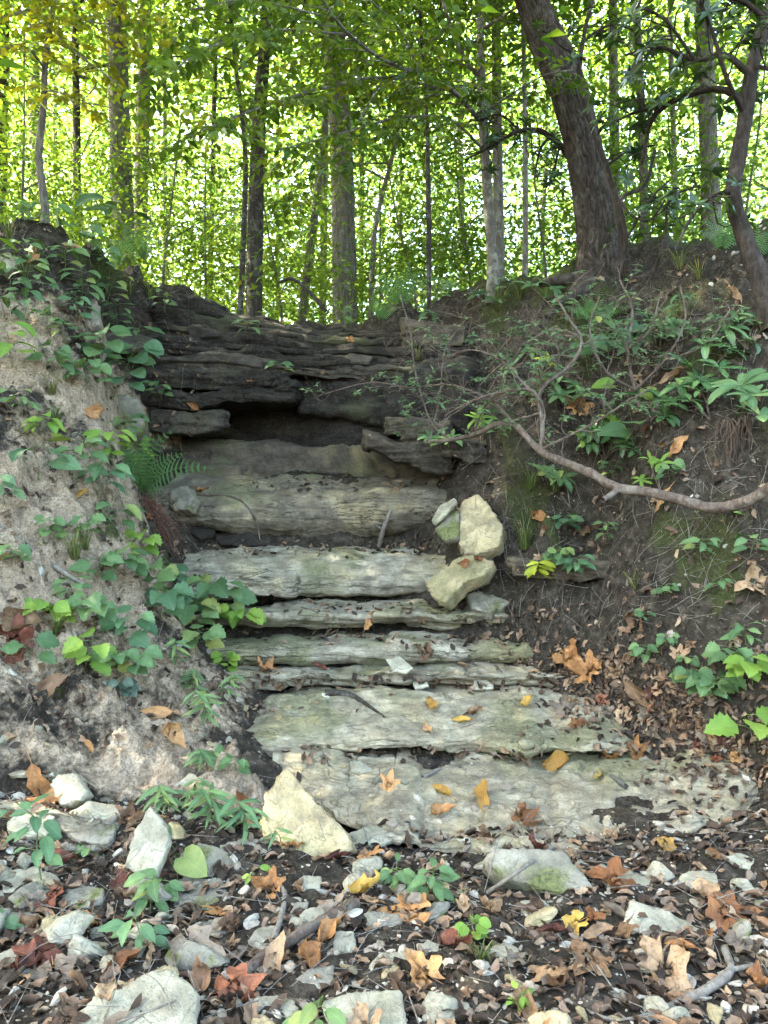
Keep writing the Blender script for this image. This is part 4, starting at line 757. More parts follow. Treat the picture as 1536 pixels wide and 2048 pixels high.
m_sunny = green_material('sapling_leaves', [(0, (.10, .15, .02)), (.5, (.20, .23, .03)), (1, (.36, .33, .045))], .6, .45, .3, False, True, (1.4, 1.2, .4))  # lighter yellow tints paint sunlight into the left sapling's leaves
m_rho_f = green_material('rhododendron_foliage', [(0, (.012, .030, .012)), (.6, (.028, .058, .02)), (1, (.06, .10, .035))], .22, .30, .5, False, True, (1.2, 1.2, .5))
def crown_mesh(seed, rx, rz, ncl, nl, size, mat=None, hollow=.35, spread=(.42, .42, .13)):
    g = np.random.default_rng(seed); d = g.normal(size=(ncl, 3)); d /= np.linalg.norm(d, axis=1)[:, None]; r = g.uniform(hollow, 1, ncl) ** .6
    c_ = d * r[:, None] * (rx, rx, rz) * (1 + .35 * perlin(d * 1.7 + seed, seed))[:, None]; V, f, t = cloud(c_, nl, np.array(spread), size, g); return mesh('crown', V, f, [mat or m_fol], True, {'tint': t}), c_
CROWN = [crown_mesh(k + 3, 2.6, 3.2, 150, 46, .12) for k in range(3)]
CROWN_S = [crown_mesh(k + 30, 1.15, 1.5, 60, 34, .085, spread=(.28, .28, .09)) for k in range(3)]
def thing(name, loc, label, cat, group=None): return obj(name, None, loc=loc, label=label, cat=cat, group=group)
def part(name, me, root, label=None):
    o = obj(name, me, label=label); return adopt(o, root)
def tree(name, label, cat, px, Yd, bark, top, crown=0, cs=1.0, group=None, base=None, ns=16, n=60, limbs=7, crowns=1, ridge=0, flare=.25, cz=.9, lean=None, kr=9):
    """px: (u, v, width) up the trunk, from the base; the rest of the trunk goes on above the frame"""
    pts = [(*P(u, v, Yd), w / 2 / F * Yd) for u, v, w in px]; x0, y0, z0, r0 = pts[0]; g0 = gz1(x0, y0) if base is None else base; g = random.Random(name + label)
    rows = [(x0, y0, min(g0, z0) - .12, r0 * 1.02)] + ([(x0, y0, (min(g0, z0) + z0) / 2, r0)] if z0 - g0 > .6 else []) + pts
    a, b = np.array(rows[-2]), np.array(rows[-1]); dirv = (b - a)[:3] / np.linalg.norm((b - a)[:3]); k = 0
    while rows[-1][2] < top:
        k += 1; dirv = dirv * .8 + np.array((g.uniform(-.06, .06), g.uniform(-.06, .06), .22)); dirv /= np.linalg.norm(dirv); l = np.array(rows[-1]); f = max(.12, 1 - (l[2] - z0) / (top - z0 + .5))
        rows.append((*(l[:3] + dirv * 1.1), max(r0 * .15, r0 * f ** .7)))
    root = thing(name, (x0, y0, g0), label, cat, group); V, f = tube(rows, n, ns, .07, len(label), ridge, kr, flare); part('trunk', mesh('trunk', V, f, [BK[bark]]), root)
    R_ = np.array(rows); tips = []
    if limbs:
        A = Acc()
        for i in range(limbs):
            t = g.uniform(.45, .95); zc = z0 + (top - z0) * t; x, y, r = [np.interp(zc, R_[:, 2], R_[:, q]) for q in (0, 1, 3)]; an = i * 2.4 + g.uniform(-.5, .5); ln = cs * g.uniform(1.2, 2.6) * (1.2 - .5 * t); dv = np.array((math.cos(an), math.sin(an), .55))
            p0 = np.array((x, y, zc)); pl = [(*(p0 + dv * ln * q + np.array((0, 0, -.18 * ln * q * q)) + np.array((g.uniform(-.1, .1), g.uniform(-.1, .1), 0)) * ln * (q > 0)), max(.006, r * .55 * (1 - q * .85))) for q in (0, .35, .7, 1)]
            v_, f_ = tube(pl, 12, 7, .08, i); part('limb', mesh('limb', v_, f_, [BK[bark]]), root); tips.append(pl[-1][:3])
    C_ = CROWN if crown == 0 else CROWN_S
    for i in range(crowns):
        zc = z0 + (top - z0) * (cz + (1 - cz) * .75 * i / max(1, crowns - 1)) if crowns > 1 else z0 + (top - z0) * cz; x, y = [np.interp(zc, R_[:, 2], R_[:, q]) for q in (0, 1)]
        if i and tips: tx = tips[i % len(tips)]; x, y = (x + tx[0]) / 2, (y + tx[1]) / 2
        o = obj('crown', C_[(i + len(label)) % 3][0]); adopt(o, root); o.matrix_basis = Matrix.Translation((x, y, zc)) @ Matrix.Rotation(g.uniform(0, 6.28), 4, 'Z') @ Matrix.Scale(cs, 4)
    return root
TR = [
 ('broadleaf_tree', 'straight grey brown trunk rising behind the left bank', [(245,435,46),(240,300,42),(236,120,40),(234,0,38)], 12, 'grey', 17, {}),
 ('broadleaf_tree', 'pale blotched trunk just right of the straight left trunk', [(280,420,30),(285,250,28),(290,0,26)], 15, 'smooth', 17, {}),
 ('broadleaf_tree', 'dark thin trunk between the crooked sapling and the straight left trunk', [(153,450,17),(153,250,15),(150,60,13)], 13.5, 'dark', 12, dict(crown=1, cs=1.6)),
 ('broadleaf_tree', 'pale trunk behind the crooked left sapling', [(72,430,22),(70,200,20),(66,0,19)], 18, 'smooth', 18, {}),
 ('broadleaf_tree', 'dark trunk at the left edge of the photo', [(-2,440,30),(2,200,27),(6,0,25)], 14, 'dark', 16, {}),
 ('broadleaf_tree', 'dark lichen spotted trunk rising behind the left of the lip', [(508,640,32),(510,480,31),(518,250,27),(535,0,22)], 10.6, 'dark', 15, dict(ridge=.05, crowns=2, cz=.65, cs=1.1)),  # extra out-of-frame crown set low to darken the rock recess
 ('broadleaf_tree', 'slim trunk hugging the left side of the dark lichen spotted trunk', [(480,630,12),(487,480,11),(490,300,10),(470,120,8)], 10.2, 'dark', 9, dict(crown=1, cs=1.3)),
 ('broadleaf_tree', 'slender trunk leaning right beside the central trunk', [(604,640,18),(618,520,17),(640,340,15),(660,150,12)], 13, 'grey', 12, dict(crown=1, cs=1.6)),
 ('broadleaf_tree', 'pale thin trunk between the leaning slender one and the central trunk', [(645,640,15),(648,450,14),(652,200,12)], 16, 'smooth', 15, {}),
 ('broadleaf_tree', 'thick grey furrowed trunk in the centre behind the lip', [(690,645,50),(687,450,46),(682,280,44),(668,60,40)], 11.5, 'grey', 19, dict(ridge=.05, crowns=2, cz=.6, cs=1.2)),  # crowns lowered above the frame, blocking sky light over the overhang
 ('broadleaf_tree', 'thin trunk bending right of the central trunk', [(742,620,10),(748,480,10),(762,400,9),(790,290,8)], 11, 'grey', 8.5, dict(crown=1, cs=1.2)),
 ('broadleaf_tree', 'thin straight dark trunk left of the beech sapling', [(858,590,10),(857,400,10),(852,200,8)], 9.3, 'dark', 8.5, dict(crown=1, cs=1.2)),
 ('broadleaf_tree', 'straight mid grey trunk close behind the beech sapling', [(999,560,21),(996,350,20),(992,0,17)], 10, 'grey', 14, dict(cs=.9)),
 ('broadleaf_tree', 'knobbly thin trunk between beech sapling and leaning oak', [(1050,560,12),(1051,400,11),(1048,130,9)], 9, 'grey', 8.5, dict(crown=1, cs=1.2)),
 ('broadleaf_tree', 'pale trunk just right of the leaning oak', [(1228,540,22),(1230,350,20),(1226,100,18)], 12, 'smooth', 14, {}),
 ('broadleaf_tree', 'pale slim trunk midway between the oak and the right grey trunk', [(1288,510,18),(1286,300,17),(1272,0,15)], 10.3, 'smooth', 13, {}),
 ('broadleaf_tree', 'thick pale grey trunk at the right of the photo', [(1424,490,38),(1418,300,34),(1404,0,32)], 9.6, 'grey', 17, dict(ridge=.04)),
 ('broadleaf_tree', 'slim dim trunk left of the thick pale grey right trunk', [(1352,510,12),(1348,300,11),(1340,60,10)], 13, 'grey', 11, dict(crown=1, cs=1.6)),
]
for nm, lb, px, Yd, bk, top, kw in TR: tree(nm, lb, 'tree', px, Yd, bk, top, **kw)
# slim trunks deeper in the wood that nothing tells apart
for u, w, Yd, bk, lb in ((330,9,19,'grey','right of the blotched trunk'),(420,11,17,'dark','left of the lichen spotted trunk'),(555,8,24,'smooth','right of the lichen spotted trunk'),(722,9,22,'dark','right of the thick central trunk'),(800,8,26,'grey','left of the thin straight dark trunk'),(925,13,20,'smooth','left of the beech sapling'),(1085,9,22,'grey','left of the leaning oak'),(1320,9,20,'grey','right of the tangled rhododendron stems'),(1480,10,19,'grey','behind the dark rhododendron trunk'),(110,9,23,'grey','right of the crooked left sapling'),(200,8,26,'dark','left of the straight left trunk')):
    j = random.uniform(-25, 25); tree('broadleaf_tree', 'slim distant trunk ' + lb, 'tree', [(u, 600 if 380 < u < 950 else 480, w), (u + j * .5, 300, w * .9), (u + j, 0, w * .8)], Yd, bk, 15, group='slim distant trunks', ns=8, n=24, limbs=5, crowns=1, cz=.95, flare=.1)
for nm, x, y, r, lb in (('broadleaf_tree', -5.8, 3.0, .2, 'big tree above the left bank whose crown overhangs the gully'), ('broadleaf_tree', -8.8, 4.4, .22, 'tall tree beyond the left edge shading the gully floor'), ('broadleaf_tree', -7.4, 10.2, .2, 'tall tree left of the frame shading the overhang'), ('broadleaf_tree', 4.9, 6.6, .2, 'big tree above the right bank shading the slope')):  # unseen trees beyond the frame; left ones added to shade gully and overhang
    z = gz1(x, y); uu = CU + x / y * F; vv = CV - (z - CZ) / y * F; w = 2 * r * F / y; tree(nm, lb, 'tree', [(uu, vv, w), (uu + 30, vv - 500, w * .9), (uu + 60, vv - 1000, w * .8)], y, 'grey', 17, cs=1.15 if y > 10 else 1.5, crowns=4, cz=.5)
oak = tree('oak_tree', 'massive leaning oak with deeply furrowed bark on the right rim', 'tree', [(1203,556,84),(1198,500,70),(1185,400,63),(1172,320,61),(1152,230,62),(1125,150,61),(1098,90,60),(1064,0,54)], 7.35, 'oak', 17, ns=170, n=700, ridge=.22, flare=.3, kr=15, limbs=8, crowns=3, cs=1.25, cz=.5, base=float(P(1203,560,7.35)[2]))  # low crowns above the frame, shaped to keep sky light off the recess
A = Acc()
for pl in ([(1190,570,34,7.1),(1155,585,26,7.0),(1125,605,18,6.9),(1095,635,12,6.75)], [(1215,575,34,7.15),(1235,580,26,7.0),(1262,590,18,6.9)], [(1240,550,40,7.3),(1275,552,26,7.2),(1310,560,14,7.1)], [(1165,560,34,7.3),(1120,560,22,7.3),(1080,570,12,7.25)]):
    V, f = tube([(*P(u, v, y), w / 2 / F * y) for u, v, w, y in pl], 40, 12, .15, len(pl)); part('root', mesh('root', V, f, [BK['oak']]), oak)

# branches with alternate twigs and leaves, as on beech
def branch_system(mains, leafmat, leaf=.085, seed=1, side=.55, every=.10, bark='smooth', droop=.25, lstep=.045, sub=True):
    g = np.random.default_rng(seed); Wd = Acc(); C_, D_, N_, Sz, Tn = [], [], [], [], []
    def leaves_on(pl):
        Q = crom(pl, max(6, int(np.linalg.norm(np.diff(pl[:, :3], axis=0), axis=1).sum() / lstep))); T = np.gradient(Q[:, :3], axis=0); T /= np.linalg.norm(T, axis=1)[:, None] + 1e-9; tn = g.uniform(0, .7)
        for i in range(1, len(Q)):
            sd_ = np.cross(T[i], (0, 0, 1.)); sd_ /= np.linalg.norm(sd_) + 1e-9; d = T[i] * .6 + sd_ * (1 if i % 2 else -1) * .9 + np.array((0, 0, -.25)) + g.normal(size=3) * .22
            C_.append(Q[i, :3]); D_.append(d); N_.append(np.array((0, 0, 1.)) + g.normal(size=3) * .38); Sz.append(leaf * g.uniform(.65, 1.2)); Tn.append(np.clip(tn + g.uniform(0, .3), 0, 1))
    for mi, mpl in enumerate(mains):
        mpl = np.array(mpl, float); n = max(12, int(np.linalg.norm(np.diff(mpl[:, :3], axis=0), axis=1).sum() / .06)); V, f = tube(mpl, n, 8, .06, mi); Wd.add(V, f); Q = crom(mpl, n); L_ = n * .06; T = np.gradient(Q[:, :3], axis=0); T /= np.linalg.norm(T, axis=1)[:, None] + 1e-9
        for i in range(int(n * .12), n, max(1, int(every / .06))):
            s_ = 1 if (i // max(1, int(every / .06))) % 2 else -1; sd_ = np.cross(T[i], (0, 0, 1.)); sd_ /= np.linalg.norm(sd_) + 1e-9; d = T[i] * .55 + sd_ * s_ * .85 + np.array((0, 0, g.uniform(-.25, .3))); d /= np.linalg.norm(d)
            ln = side * g.uniform(.5, 1.2); r = max(.0016, Q[i, 3] * .45); pl = np.array([(*(Q[i, :3] + d * ln * q + np.array((0, 0, -droop * ln * q * q)) + g.normal(size=3) * .03 * q), r * (1 - .7 * q)) for q in (0, .35, .7, 1)])
            V, f = tube(pl, 8, 5, 0, 0); Wd.add(V, f); leaves_on(pl)
            if sub:
                for q in (1, 2):
                    for s2 in (1, -1):
                        if g.random() < .6:
                            d2 = d * .7 + np.cross(d, (0, 0, 1.)) * s2 * .7; l2 = ln * g.uniform(.3, .55); p2 = np.array([(*(pl[q, :3] + d2 * l2 * t + np.array((0, 0, -droop * l2 * t))), r * .4) for t in (0, .5, 1)]); V, f = tube(p2, 5, 4, 0, 0); Wd.add(V, f); leaves_on(p2)
    V, f = leaf_quads(np.array(C_), np.array(D_), np.array(N_), np.array(Sz), .56, .18)
    return Wd.mesh('branch', [BK[bark]]), mesh('crown', V, f, [leafmat], True, {'tint': np.repeat(np.array(Tn), 4)})
def pxl(rows): return [(*P(u, v, y), w / 2 / F * y) for u, v, y, w in rows]
bs = tree('beech_sapling', 'smooth grey beech sapling forking left in front of the mid grey trunk', 'tree', [(986,560,24),(982,480,21),(972,340,20),(966,240,19),(962,120,16),(960,0,14)], 8.0, 'smooth', 9.5, ns=16, n=90, limbs=0, crowns=1, crown=1, cs=1.5, cz=.95)
me1, me2 = branch_system([pxl([(964,245,8.0,11),(905,182,7.4,9),(840,150,6.8,8),(768,120,6.2,7),(700,70,5.7,6),(655,15,5.3,5),(610,-60,5,4)]), pxl([(962,160,8.0,10),(925,110,7.8,8),(900,50,7.6,7),(880,-20,7.4,6)]),
    pxl([(905,182,7.4,6),(768,155,6.6,5),(640,178,6.0,5),(520,215,5.4,4),(400,262,5.0,3)]), pxl([(768,155,6.6,4),(700,270,6.2,3),(640,350,5.9,2),(600,420,5.8,2)]), pxl([(968,300,8.0,6),(900,240,7.4,5),(800,235,6.8,4),(700,262,6.2,3),(560,300,5.6,3)]),
    pxl([(700,70,5.7,5),(560,60,5.2,4),(430,90,4.8,3),(330,150,4.6,2)]), pxl([(960,60,8,6),(1010,30,7.6,5),(1080,-20,7.2,4)]), pxl([(964,230,8,5),(1020,190,7.4,4),(1090,150,6.8,3),(1150,140,6.5,3)]), pxl([(640,30,5.3,4),(500,0,4.9,3),(380,20,4.6,3)]), pxl([(840,150,6.8,4),(800,60,6.2,4),(740,0,5.7,3)])], m_beech, .085, 5, .6, .13)
part('crown', me2, part('branch', me1, bs))
ls = tree('sapling', 'crooked dark sapling on top of the left bank with sunlit yellow leaves', 'tree', [(90,420,17),(80,340,14),(78,300,14),(88,200,13),(90,130,12),(100,50,11),(112,-20,9)], 6.9, 'grey', 6.6, ns=12, n=60, limbs=0, crowns=0, flare=.1)
me1, me2 = branch_system([pxl([(98,50,6.9,6),(140,95,6.6,5),(185,130,6.4,4),(230,165,6.3,3)]), pxl([(90,140,6.9,5),(60,100,6.6,4),(20,90,6.3,3)]), pxl([(100,40,6.9,5),(60,20,6.6,4),(30,30,6.4,3)]), pxl([(108,0,6.9,6),(170,40,6.5,4),(240,50,6.2,3)]), pxl([(110,-10,6.9,5),(180,-30,6.5,4),(260,0,6.2,3)]), pxl([(88,180,6.9,4),(140,190,6.6,3),(190,215,6.4,2)]), pxl([(60,-10,6.9,5),(20,-30,6.5,4),(-30,10,6.3,3)])], m_sunny, .085, 9, .42, .13, 'grey')
part('crown', me2, part('branch', me1, ls))
# understory saplings just beyond the rim
for i, (u, Yd, h) in enumerate(((60,9,2.6),(330,11,3.0),(420,12.5,3.4),(560,13,3.2),(760,13,3.0),(820,11,2.6),(930,12,3.4),(1090,11,3),(1260,11.5,3.2),(1370,11,3),(1500,9.5,3),(170,11,3),(640,15,4),(880,15,4),(480,16,4))):
    x = (u - CU) / F * Yd; z = gz1(x, Yd); vb = CV - (z - CZ) * F / Yd; v1 = CV - (z + h * .8 - CZ) * F / Yd
    tree('sapling', 'leafy understory sapling beyond the rim, ' + ['at the left edge','right of the straight left trunk','far behind the left bank end','right of the lichen spotted trunk','right of the central trunk','left of the thin straight trunk','left of the beech sapling','left of the leaning oak','right of the leaning oak','left of the thick pale grey trunk','at the right edge','left of the straight left trunk','deep behind the central trunk','deep behind the thin straight trunk','deep behind the lichen spotted trunk'][i], 'tree', [(u, vb, 7), (u + random.uniform(-15, 15), (vb + v1) / 2, 6), (u + random.uniform(-25, 25), v1, 4)], Yd, 'grey', z + h, crown=1, cs=1.0, group='understory saplings', ns=7, n=16, limbs=4, crowns=2, cz=.4, flare=.05)
# foliage of the far wood: one mass
g = np.random.default_rng(99); n = 5600; Yc = 15 + 22 * g.uniform(0, 1, n) ** 1.2; xc = g.uniform(-.66, .66, n) * Yc; zc = 3.3 + g.uniform(0, 1, n) ** 1.25 * (Yc * .70)
keep = fbm(np.stack([xc, Yc * .8, zc * 1.2], 1), .3, 2, 12) > -.13
cc = np.stack([xc, Yc, zc], 1)[keep]; V, f, t = cloud(cc, 22, np.array((.8, .8, .3)), .185, g, .15)
n2 = 3200; Y2 = g.uniform(40, 62, n2); c2 = np.stack([g.uniform(-.7, .7, n2) * Y2, Y2, 3 + g.uniform(0, 1, n2) ** 1.5 * Y2 * .62], 1); V2, f2, t2 = cloud(c2, 20, np.array((1.9, 1.9, .9)), .58, g, .1)
obj('woodland_foliage', mesh('woodland_foliage', np.vstack([V, V2]), np.vstack([f, f2 + len(V)]), [m_fol_far], True, {'tint': np.concatenate([t, .35 + .65 * t2])}), label='bright sunlit leaves of the far wood behind the trunks', cat='foliage', kind='stuff')  # farthest leaves get paler tints, painting in the haze

# ------------------------------------------------------------------ plants
GM = {'mid': green_material('seedling_leaf', [(0, (.055, .11, .045)), (.5, (.088, .158, .066)), (.9, (.13, .205, .075)), (1, (.24, .25, .07))], .3), 'deep': green_material('deep_leaf', [(0, (.045, .10, .05)), (.5, (.07, .14, .068)), (1, (.10, .18, .08))], .25),
      'bright': green_material('bright_leaf', [(0, (.12, .22, .04)), (.5, (.17, .28, .05)), (1, (.24, .33, .06))], .4), 'blue': green_material('dull_leaf', [(0, (.035, .055, .045)), (1, (.06, .085, .065))], .15), 'rho': green_material('rhododendron_leaf', [(0, (.022, .055, .022)), (.5, (.045, .095, .035)), (1, (.09, .16, .055))], .2, .27, .5),
      'lime': green_material('lime_leaf', [(0, (.30, .36, .04)), (1, (.38, .42, .05))], .4)}
GL = {}
def gleaf(kind, col, k):
    if (kind, col, k) not in GL:
        GL[kind, col, k] = leaf_mesh(kind, GM[col], (0, .25 * (k - 1)), .05, .10 + .12 * k, .25 + .35 * k, seed=k * 5 + len(kind), stalk=(.12 if kind in ('elliptic', 'lance') else .3), nt_=(13 if kind in ('ovate', 'serrate') else 9))
    return GL[kind, col, k]
m_stem = M('green_stem'); m_stem = m_stem.out(m_stem.pbr((.10, .13, .05), .6, .2)); m_stem_r = M('reddish_stem'); m_stem_r = m_stem_r.out(m_stem_r.pbr((.14, .075, .05), .7, .2))
def put_leaf(root, pos, dirv, nrm, size, kind, col, name='leaf'):
    y = Vector(dirv).normalized(); z = Vector(nrm); z = (z - y * z.dot(y)).normalized(); x = y.cross(z); m4 = Matrix.Identity(4)
    for i, e in enumerate((x, y, z)):
        for j in range(3): m4[j][i] = e[j] * size
    m4.translation = Vector(pos); o = obj(name, gleaf(kind, col, random.randrange(3)), root); o.matrix_parent_inverse = Matrix.Translation(root.location).inverted(); o.matrix_basis = m4; return o
def plant(u, v, h, n, lp, kind, col, label, name='seedling', cat='seedling', lean=0.0, group=None, up=.55, stem=None):
    p, nn = at(u, v); d = (p - EYE).length; k = d / F; root = thing(name, p[:], label, cat, group)
    grow = (Vector((lean, -.45 * max(0, -nn.y), 1)) + nn * .5).normalized(); L_ = h * k * 1.15; side = grow.cross(Vector((0, 1, 0))).normalized()
    pts = [p - grow * .03, p + grow * L_ * .35 + side * random.uniform(-.06, .06) * L_, p + grow * L_ * .7 + Vector((random.uniform(-.1, .1), -.12, 0)) * L_, p + grow * L_ + Vector((lean * .5 + random.uniform(-.1, .1), -.25, -.05)) * L_]
    rows = [(*q[:], max(.0012, .006 * L_ ** .5 * (1 - .22 * i))) for i, q in enumerate(pts)]; A = Acc(); V, f = tube(rows, 14, 5, .05); A.add(V, f); Q = crom(rows, 40); ls_ = lp * k * .94; n = n if n < 5 else int(n * 1.6)
    for i in range(n):
        t = .30 + .70 * (i + .5) / n if n > 2 else .8 + .2 * i; q = Vector(Q[min(39, int(t * 39))][:3]); a = i * 2.4 + random.uniform(-.4, .4); out = Vector((math.cos(a), math.sin(a) * .7 - .25, random.uniform(-.1, .35))).normalized()
        if kind in ('serrate', 'heart', 'round', 'ovate'): s0 = q + out * ls_ * random.uniform(.25, .6)
        else: s0 = q
        V, f = tube([(*q[:], .0012), (*((q + s0) / 2 + Vector((0, 0, .004)))[:], .0011), (*s0[:], .001)], 4, 4, 0)
        if (s0 - q).length > .004: A.add(V, f)
        nr = Vector((random.gauss(0, .3), -up + random.gauss(0, .25), .8)); dr = out * .8 + Vector((0, -.15, -.25)); put_leaf(root, s0, dr, nr, ls_ * random.uniform(.72, 1.15), kind, col)
    part('stem', A.mesh('stem', [stem or m_stem]), root); return root
PLL = [
 (250,475,55,5,58,'ovate','deep','large leaved seedling on the rim in front of the straight left trunk'), (18,580,55,6,34,'ovate','mid','leafy seedling at the left edge below the rim'), (85,590,55,6,32,'ovate','mid','seedling with pale pointed leaves under the mossy rim'), (160,600,48,7,34,'ovate','mid','seedling with wide leaves above the pale rock face'),
 (215,610,48,6,30,'ovate','mid','seedling on the bank right of the pale rock face'), (45,640,60,6,32,'ovate','deep','dark seedling left of the pale rock face'), (25,735,70,6,46,'ovate','bright','light green broad seedling at the left edge, mid bank'), (95,660,40,5,32,'ovate','mid','seedling just below the pale rock face'),
 (190,730,60,8,40,'round','mid','round leaved seedling left of the jutting grey slab'), (225,800,105,11,46,'round','deep','tall round leaved seedling in front of the mossy jutting rock'), (265,735,70,9,34,'ovate','mid','leafy seedling against the dark layers'), (325,800,38,7,24,'ovate','mid','small seedling beside the grey block of the recess'),
 (130,690,40,5,26,'ovate','mid','little seedling in the sandy upper bank'), (75,960,70,4,66,'ovate','deep','seedling with three big dull leaves on the sandy bank'), (145,960,70,9,44,'ovate','mid','bushy seedling right of the big dull leaves'), (205,930,65,8,42,'ovate','bright','light green seedling left of the big fern'), (195,985,55,6,44,'ovate','deep','drooping seedling under the light green one'),
 (8,1010,60,6,44,'ovate','deep','dark seedling cut by the left edge, mid bank'), (235,1050,42,6,42,'ovate','mid','low star of leaves beside the hanging rootlets'), (110,1080,45,8,24,'round','mid','low clover like plant on the sandy bank'), (170,1080,55,6,28,'serrate','mid','thin seedling above the bramble patch'),
 (190,1165,50,6,40,'serrate','mid','bramble shoot at the upper left of the bramble patch'), (250,1150,60,8,42,'serrate','mid','bramble shoot at the top of the bramble patch'), (190,1240,55,7,42,'serrate','mid','bramble shoot at the left of the bramble patch'), (245,1280,50,6,44,'serrate','deep','bramble shoot low in the bramble patch'), (320,1235,60,8,46,'serrate','deep','bramble shoot in the middle of the bramble patch'), (290,1180,55,7,40,'serrate','mid','bramble shoot behind the middle of the patch'),
 (375,1255,55,7,56,'serrate','mid','bramble shoot reaching over the steps'), (440,1225,60,7,50,'serrate','mid','bramble shoot with large leaves in front of the rounded step'), (490,1245,45,7,40,'serrate','bright','bramble tip over the left end of the thin step'), (170,1330,48,5,44,'serrate','bright','hanging bramble leaf below the patch'), (60,1320,45,4,42,'serrate','mid','lone bramble leaf at the left of the bank'), (225,1345,50,6,36,'serrate','mid','trailing bramble shoot on the bare sand'), (260,1345,45,6,36,'serrate','mid','trailing bramble shoot above the dull bluish plant'),
 (140,1200,45,6,34,'ovate','mid','seedling between grass and brambles'), (340,1160,40,5,34,'ovate','deep','dull seedling below the hanging rootlets'), (450,1340,34,9,26,'round','bright','bright green bunch of leaves left of the low step'), (250,1385,30,10,22,'round','blue','dull bluish bunch of leaves on the bare sand'),
 (405,1450,90,14,44,'lance','mid','narrow leaved weed left of the second slab'), (455,1395,55,10,34,'lance','mid','feathery weed left of the low step'), (415,1540,70,9,48,'lance','mid','narrow leaved weed hanging over the second slab corner'), (340,1625,70,14,46,'lance','mid','narrow leaved weed above the heart leaves'), (420,1655,75,12,56,'lance','mid','narrow leaved weed left of the yellow boulder'), (485,1670,70,10,56,'lance','deep','narrow leaved weed leaning on the yellow boulder'), (385,1600,50,9,44,'lance','mid','narrow leaved weed on the pale stone'), (560,1690,60,4,44,'lance','mid','wispy weed in front of the yellow boulder'),
 (470,1540,40,5,26,'serrate','mid','small seedling below the second slab corner'), (430,1520,30,4,26,'round','mid','tiny round leaved seedling at the second slab corner'),
 (345,1740,40,2,60,'heart','mid','pair of big heart shaped leaves on the litter, lower left'), (315,1790,40,3,40,'heart','mid','smaller heart shaped leaf below the big pair'), (85,1770,165,9,40,'ovate','deep','tall thin seedling in front of the crumbly low ledge'), (302,1825,75,7,40,'ovate','mid','seedling beside the flat grey slab'), (280,1895,55,5,44,'ovate','deep','low four leaved seedling above the large pale slab'), (0,1850,40,4,40,'ovate','deep','dark seedling cut by the lower left edge'),
 (870,1800,55,11,36,'ovate','mid','bushy seedling in the litter right of the yellow boulder'), (790,1770,45,9,30,'ovate','mid','spreading seedling in front of the lowest slab'), (945,1880,50,6,28,'round','bright','bright seedling on the gravel right of the sycamore leaf'), (515,1760,26,4,22,'ovate','bright','tiny lime seedling at the foot of the yellow boulder'), (625,2065,60,5,52,'ovate','mid','seedling left of the square pale slab at the bottom'), (1042,2010,24,5,24,'ovate','bright','tiny seedling on the gravel at the bottom'), (185,1715,22,3,24,'round','mid','tiny seedling on the crumbly low ledge'),
 (1505,1370,65,7,44,'serrate','bright','bright nettle like plant at the right edge'), (1425,1395,50,9,38,'serrate','mid','nettle like plant low on the right bank'), (1512,1500,70,4,56,'serrate','bright','large bright nettle leaves at the lower right edge'), (1490,1290,45,6,32,'ovate','mid','seedling on the right edge above the nettle'), (1385,1370,40,7,34,'serrate','mid','small nettle like plant left of the others'), (1500,1110,40,5,34,'ovate','mid','seedling at the right edge under the branch end'),
 (1110,1130,45,9,24,'round','mid','low leafy clump above the buried ledge'), (1160,1150,40,9,28,'ovate','deep','dark leafy clump beside the buried ledge'), (1075,1150,40,7,36,'elliptic','lime','pale variegated clump at the left of the buried ledge'), (1330,1190,25,6,18,'round','mid','tiny clover above the buried ledge, right'), (1335,1290,22,6,18,'round','mid','tiny clover on the lower right bank'), (1290,1240,20,5,16,'round','mid','tiny clover in the middle of the right bank'), (1440,1180,26,4,28,'ovate','mid','small seedling on the right bank near the tan leaf'), (1375,1330,22,6,18,'round','mid','tiny clover near the pale oak leaf'),
 (1265,845,60,2,52,'heart','bright','heart shaped vine leaf on the right bank, upper one'), (1270,890,40,3,50,'heart','mid','heart shaped vine leaves below the upper one'), (1215,740,60,4,62,'ovate','mid','seedling with big pale leaves under the oak'), (1270,705,50,4,66,'ovate','deep','broad leaved seedling catching light on the right bank'), (1310,690,45,3,80,'lobed','deep','large lobed leaves on the upper right bank'), (1200,680,45,6,40,'elliptic','mid','shiny seedling below the oak roots'), (1450,1050,30,2,36,'heart','bright','single heart leaf at the thick branch end'),
 (880,600,40,7,26,'elliptic','mid','leafy tuft on the rim left of the beech sapling'), (680,640,24,5,22,'ovate','mid','small plant on the lip in front of the central trunk'), (490,665,22,5,26,'ovate','mid','small plant on the dark layer below the lip'), (560,740,16,5,24,'ovate','mid','small plant in the middle of the dark layers'), (330,620,30,5,24,'ovate','mid','small plant at the left end of the dark layers')]
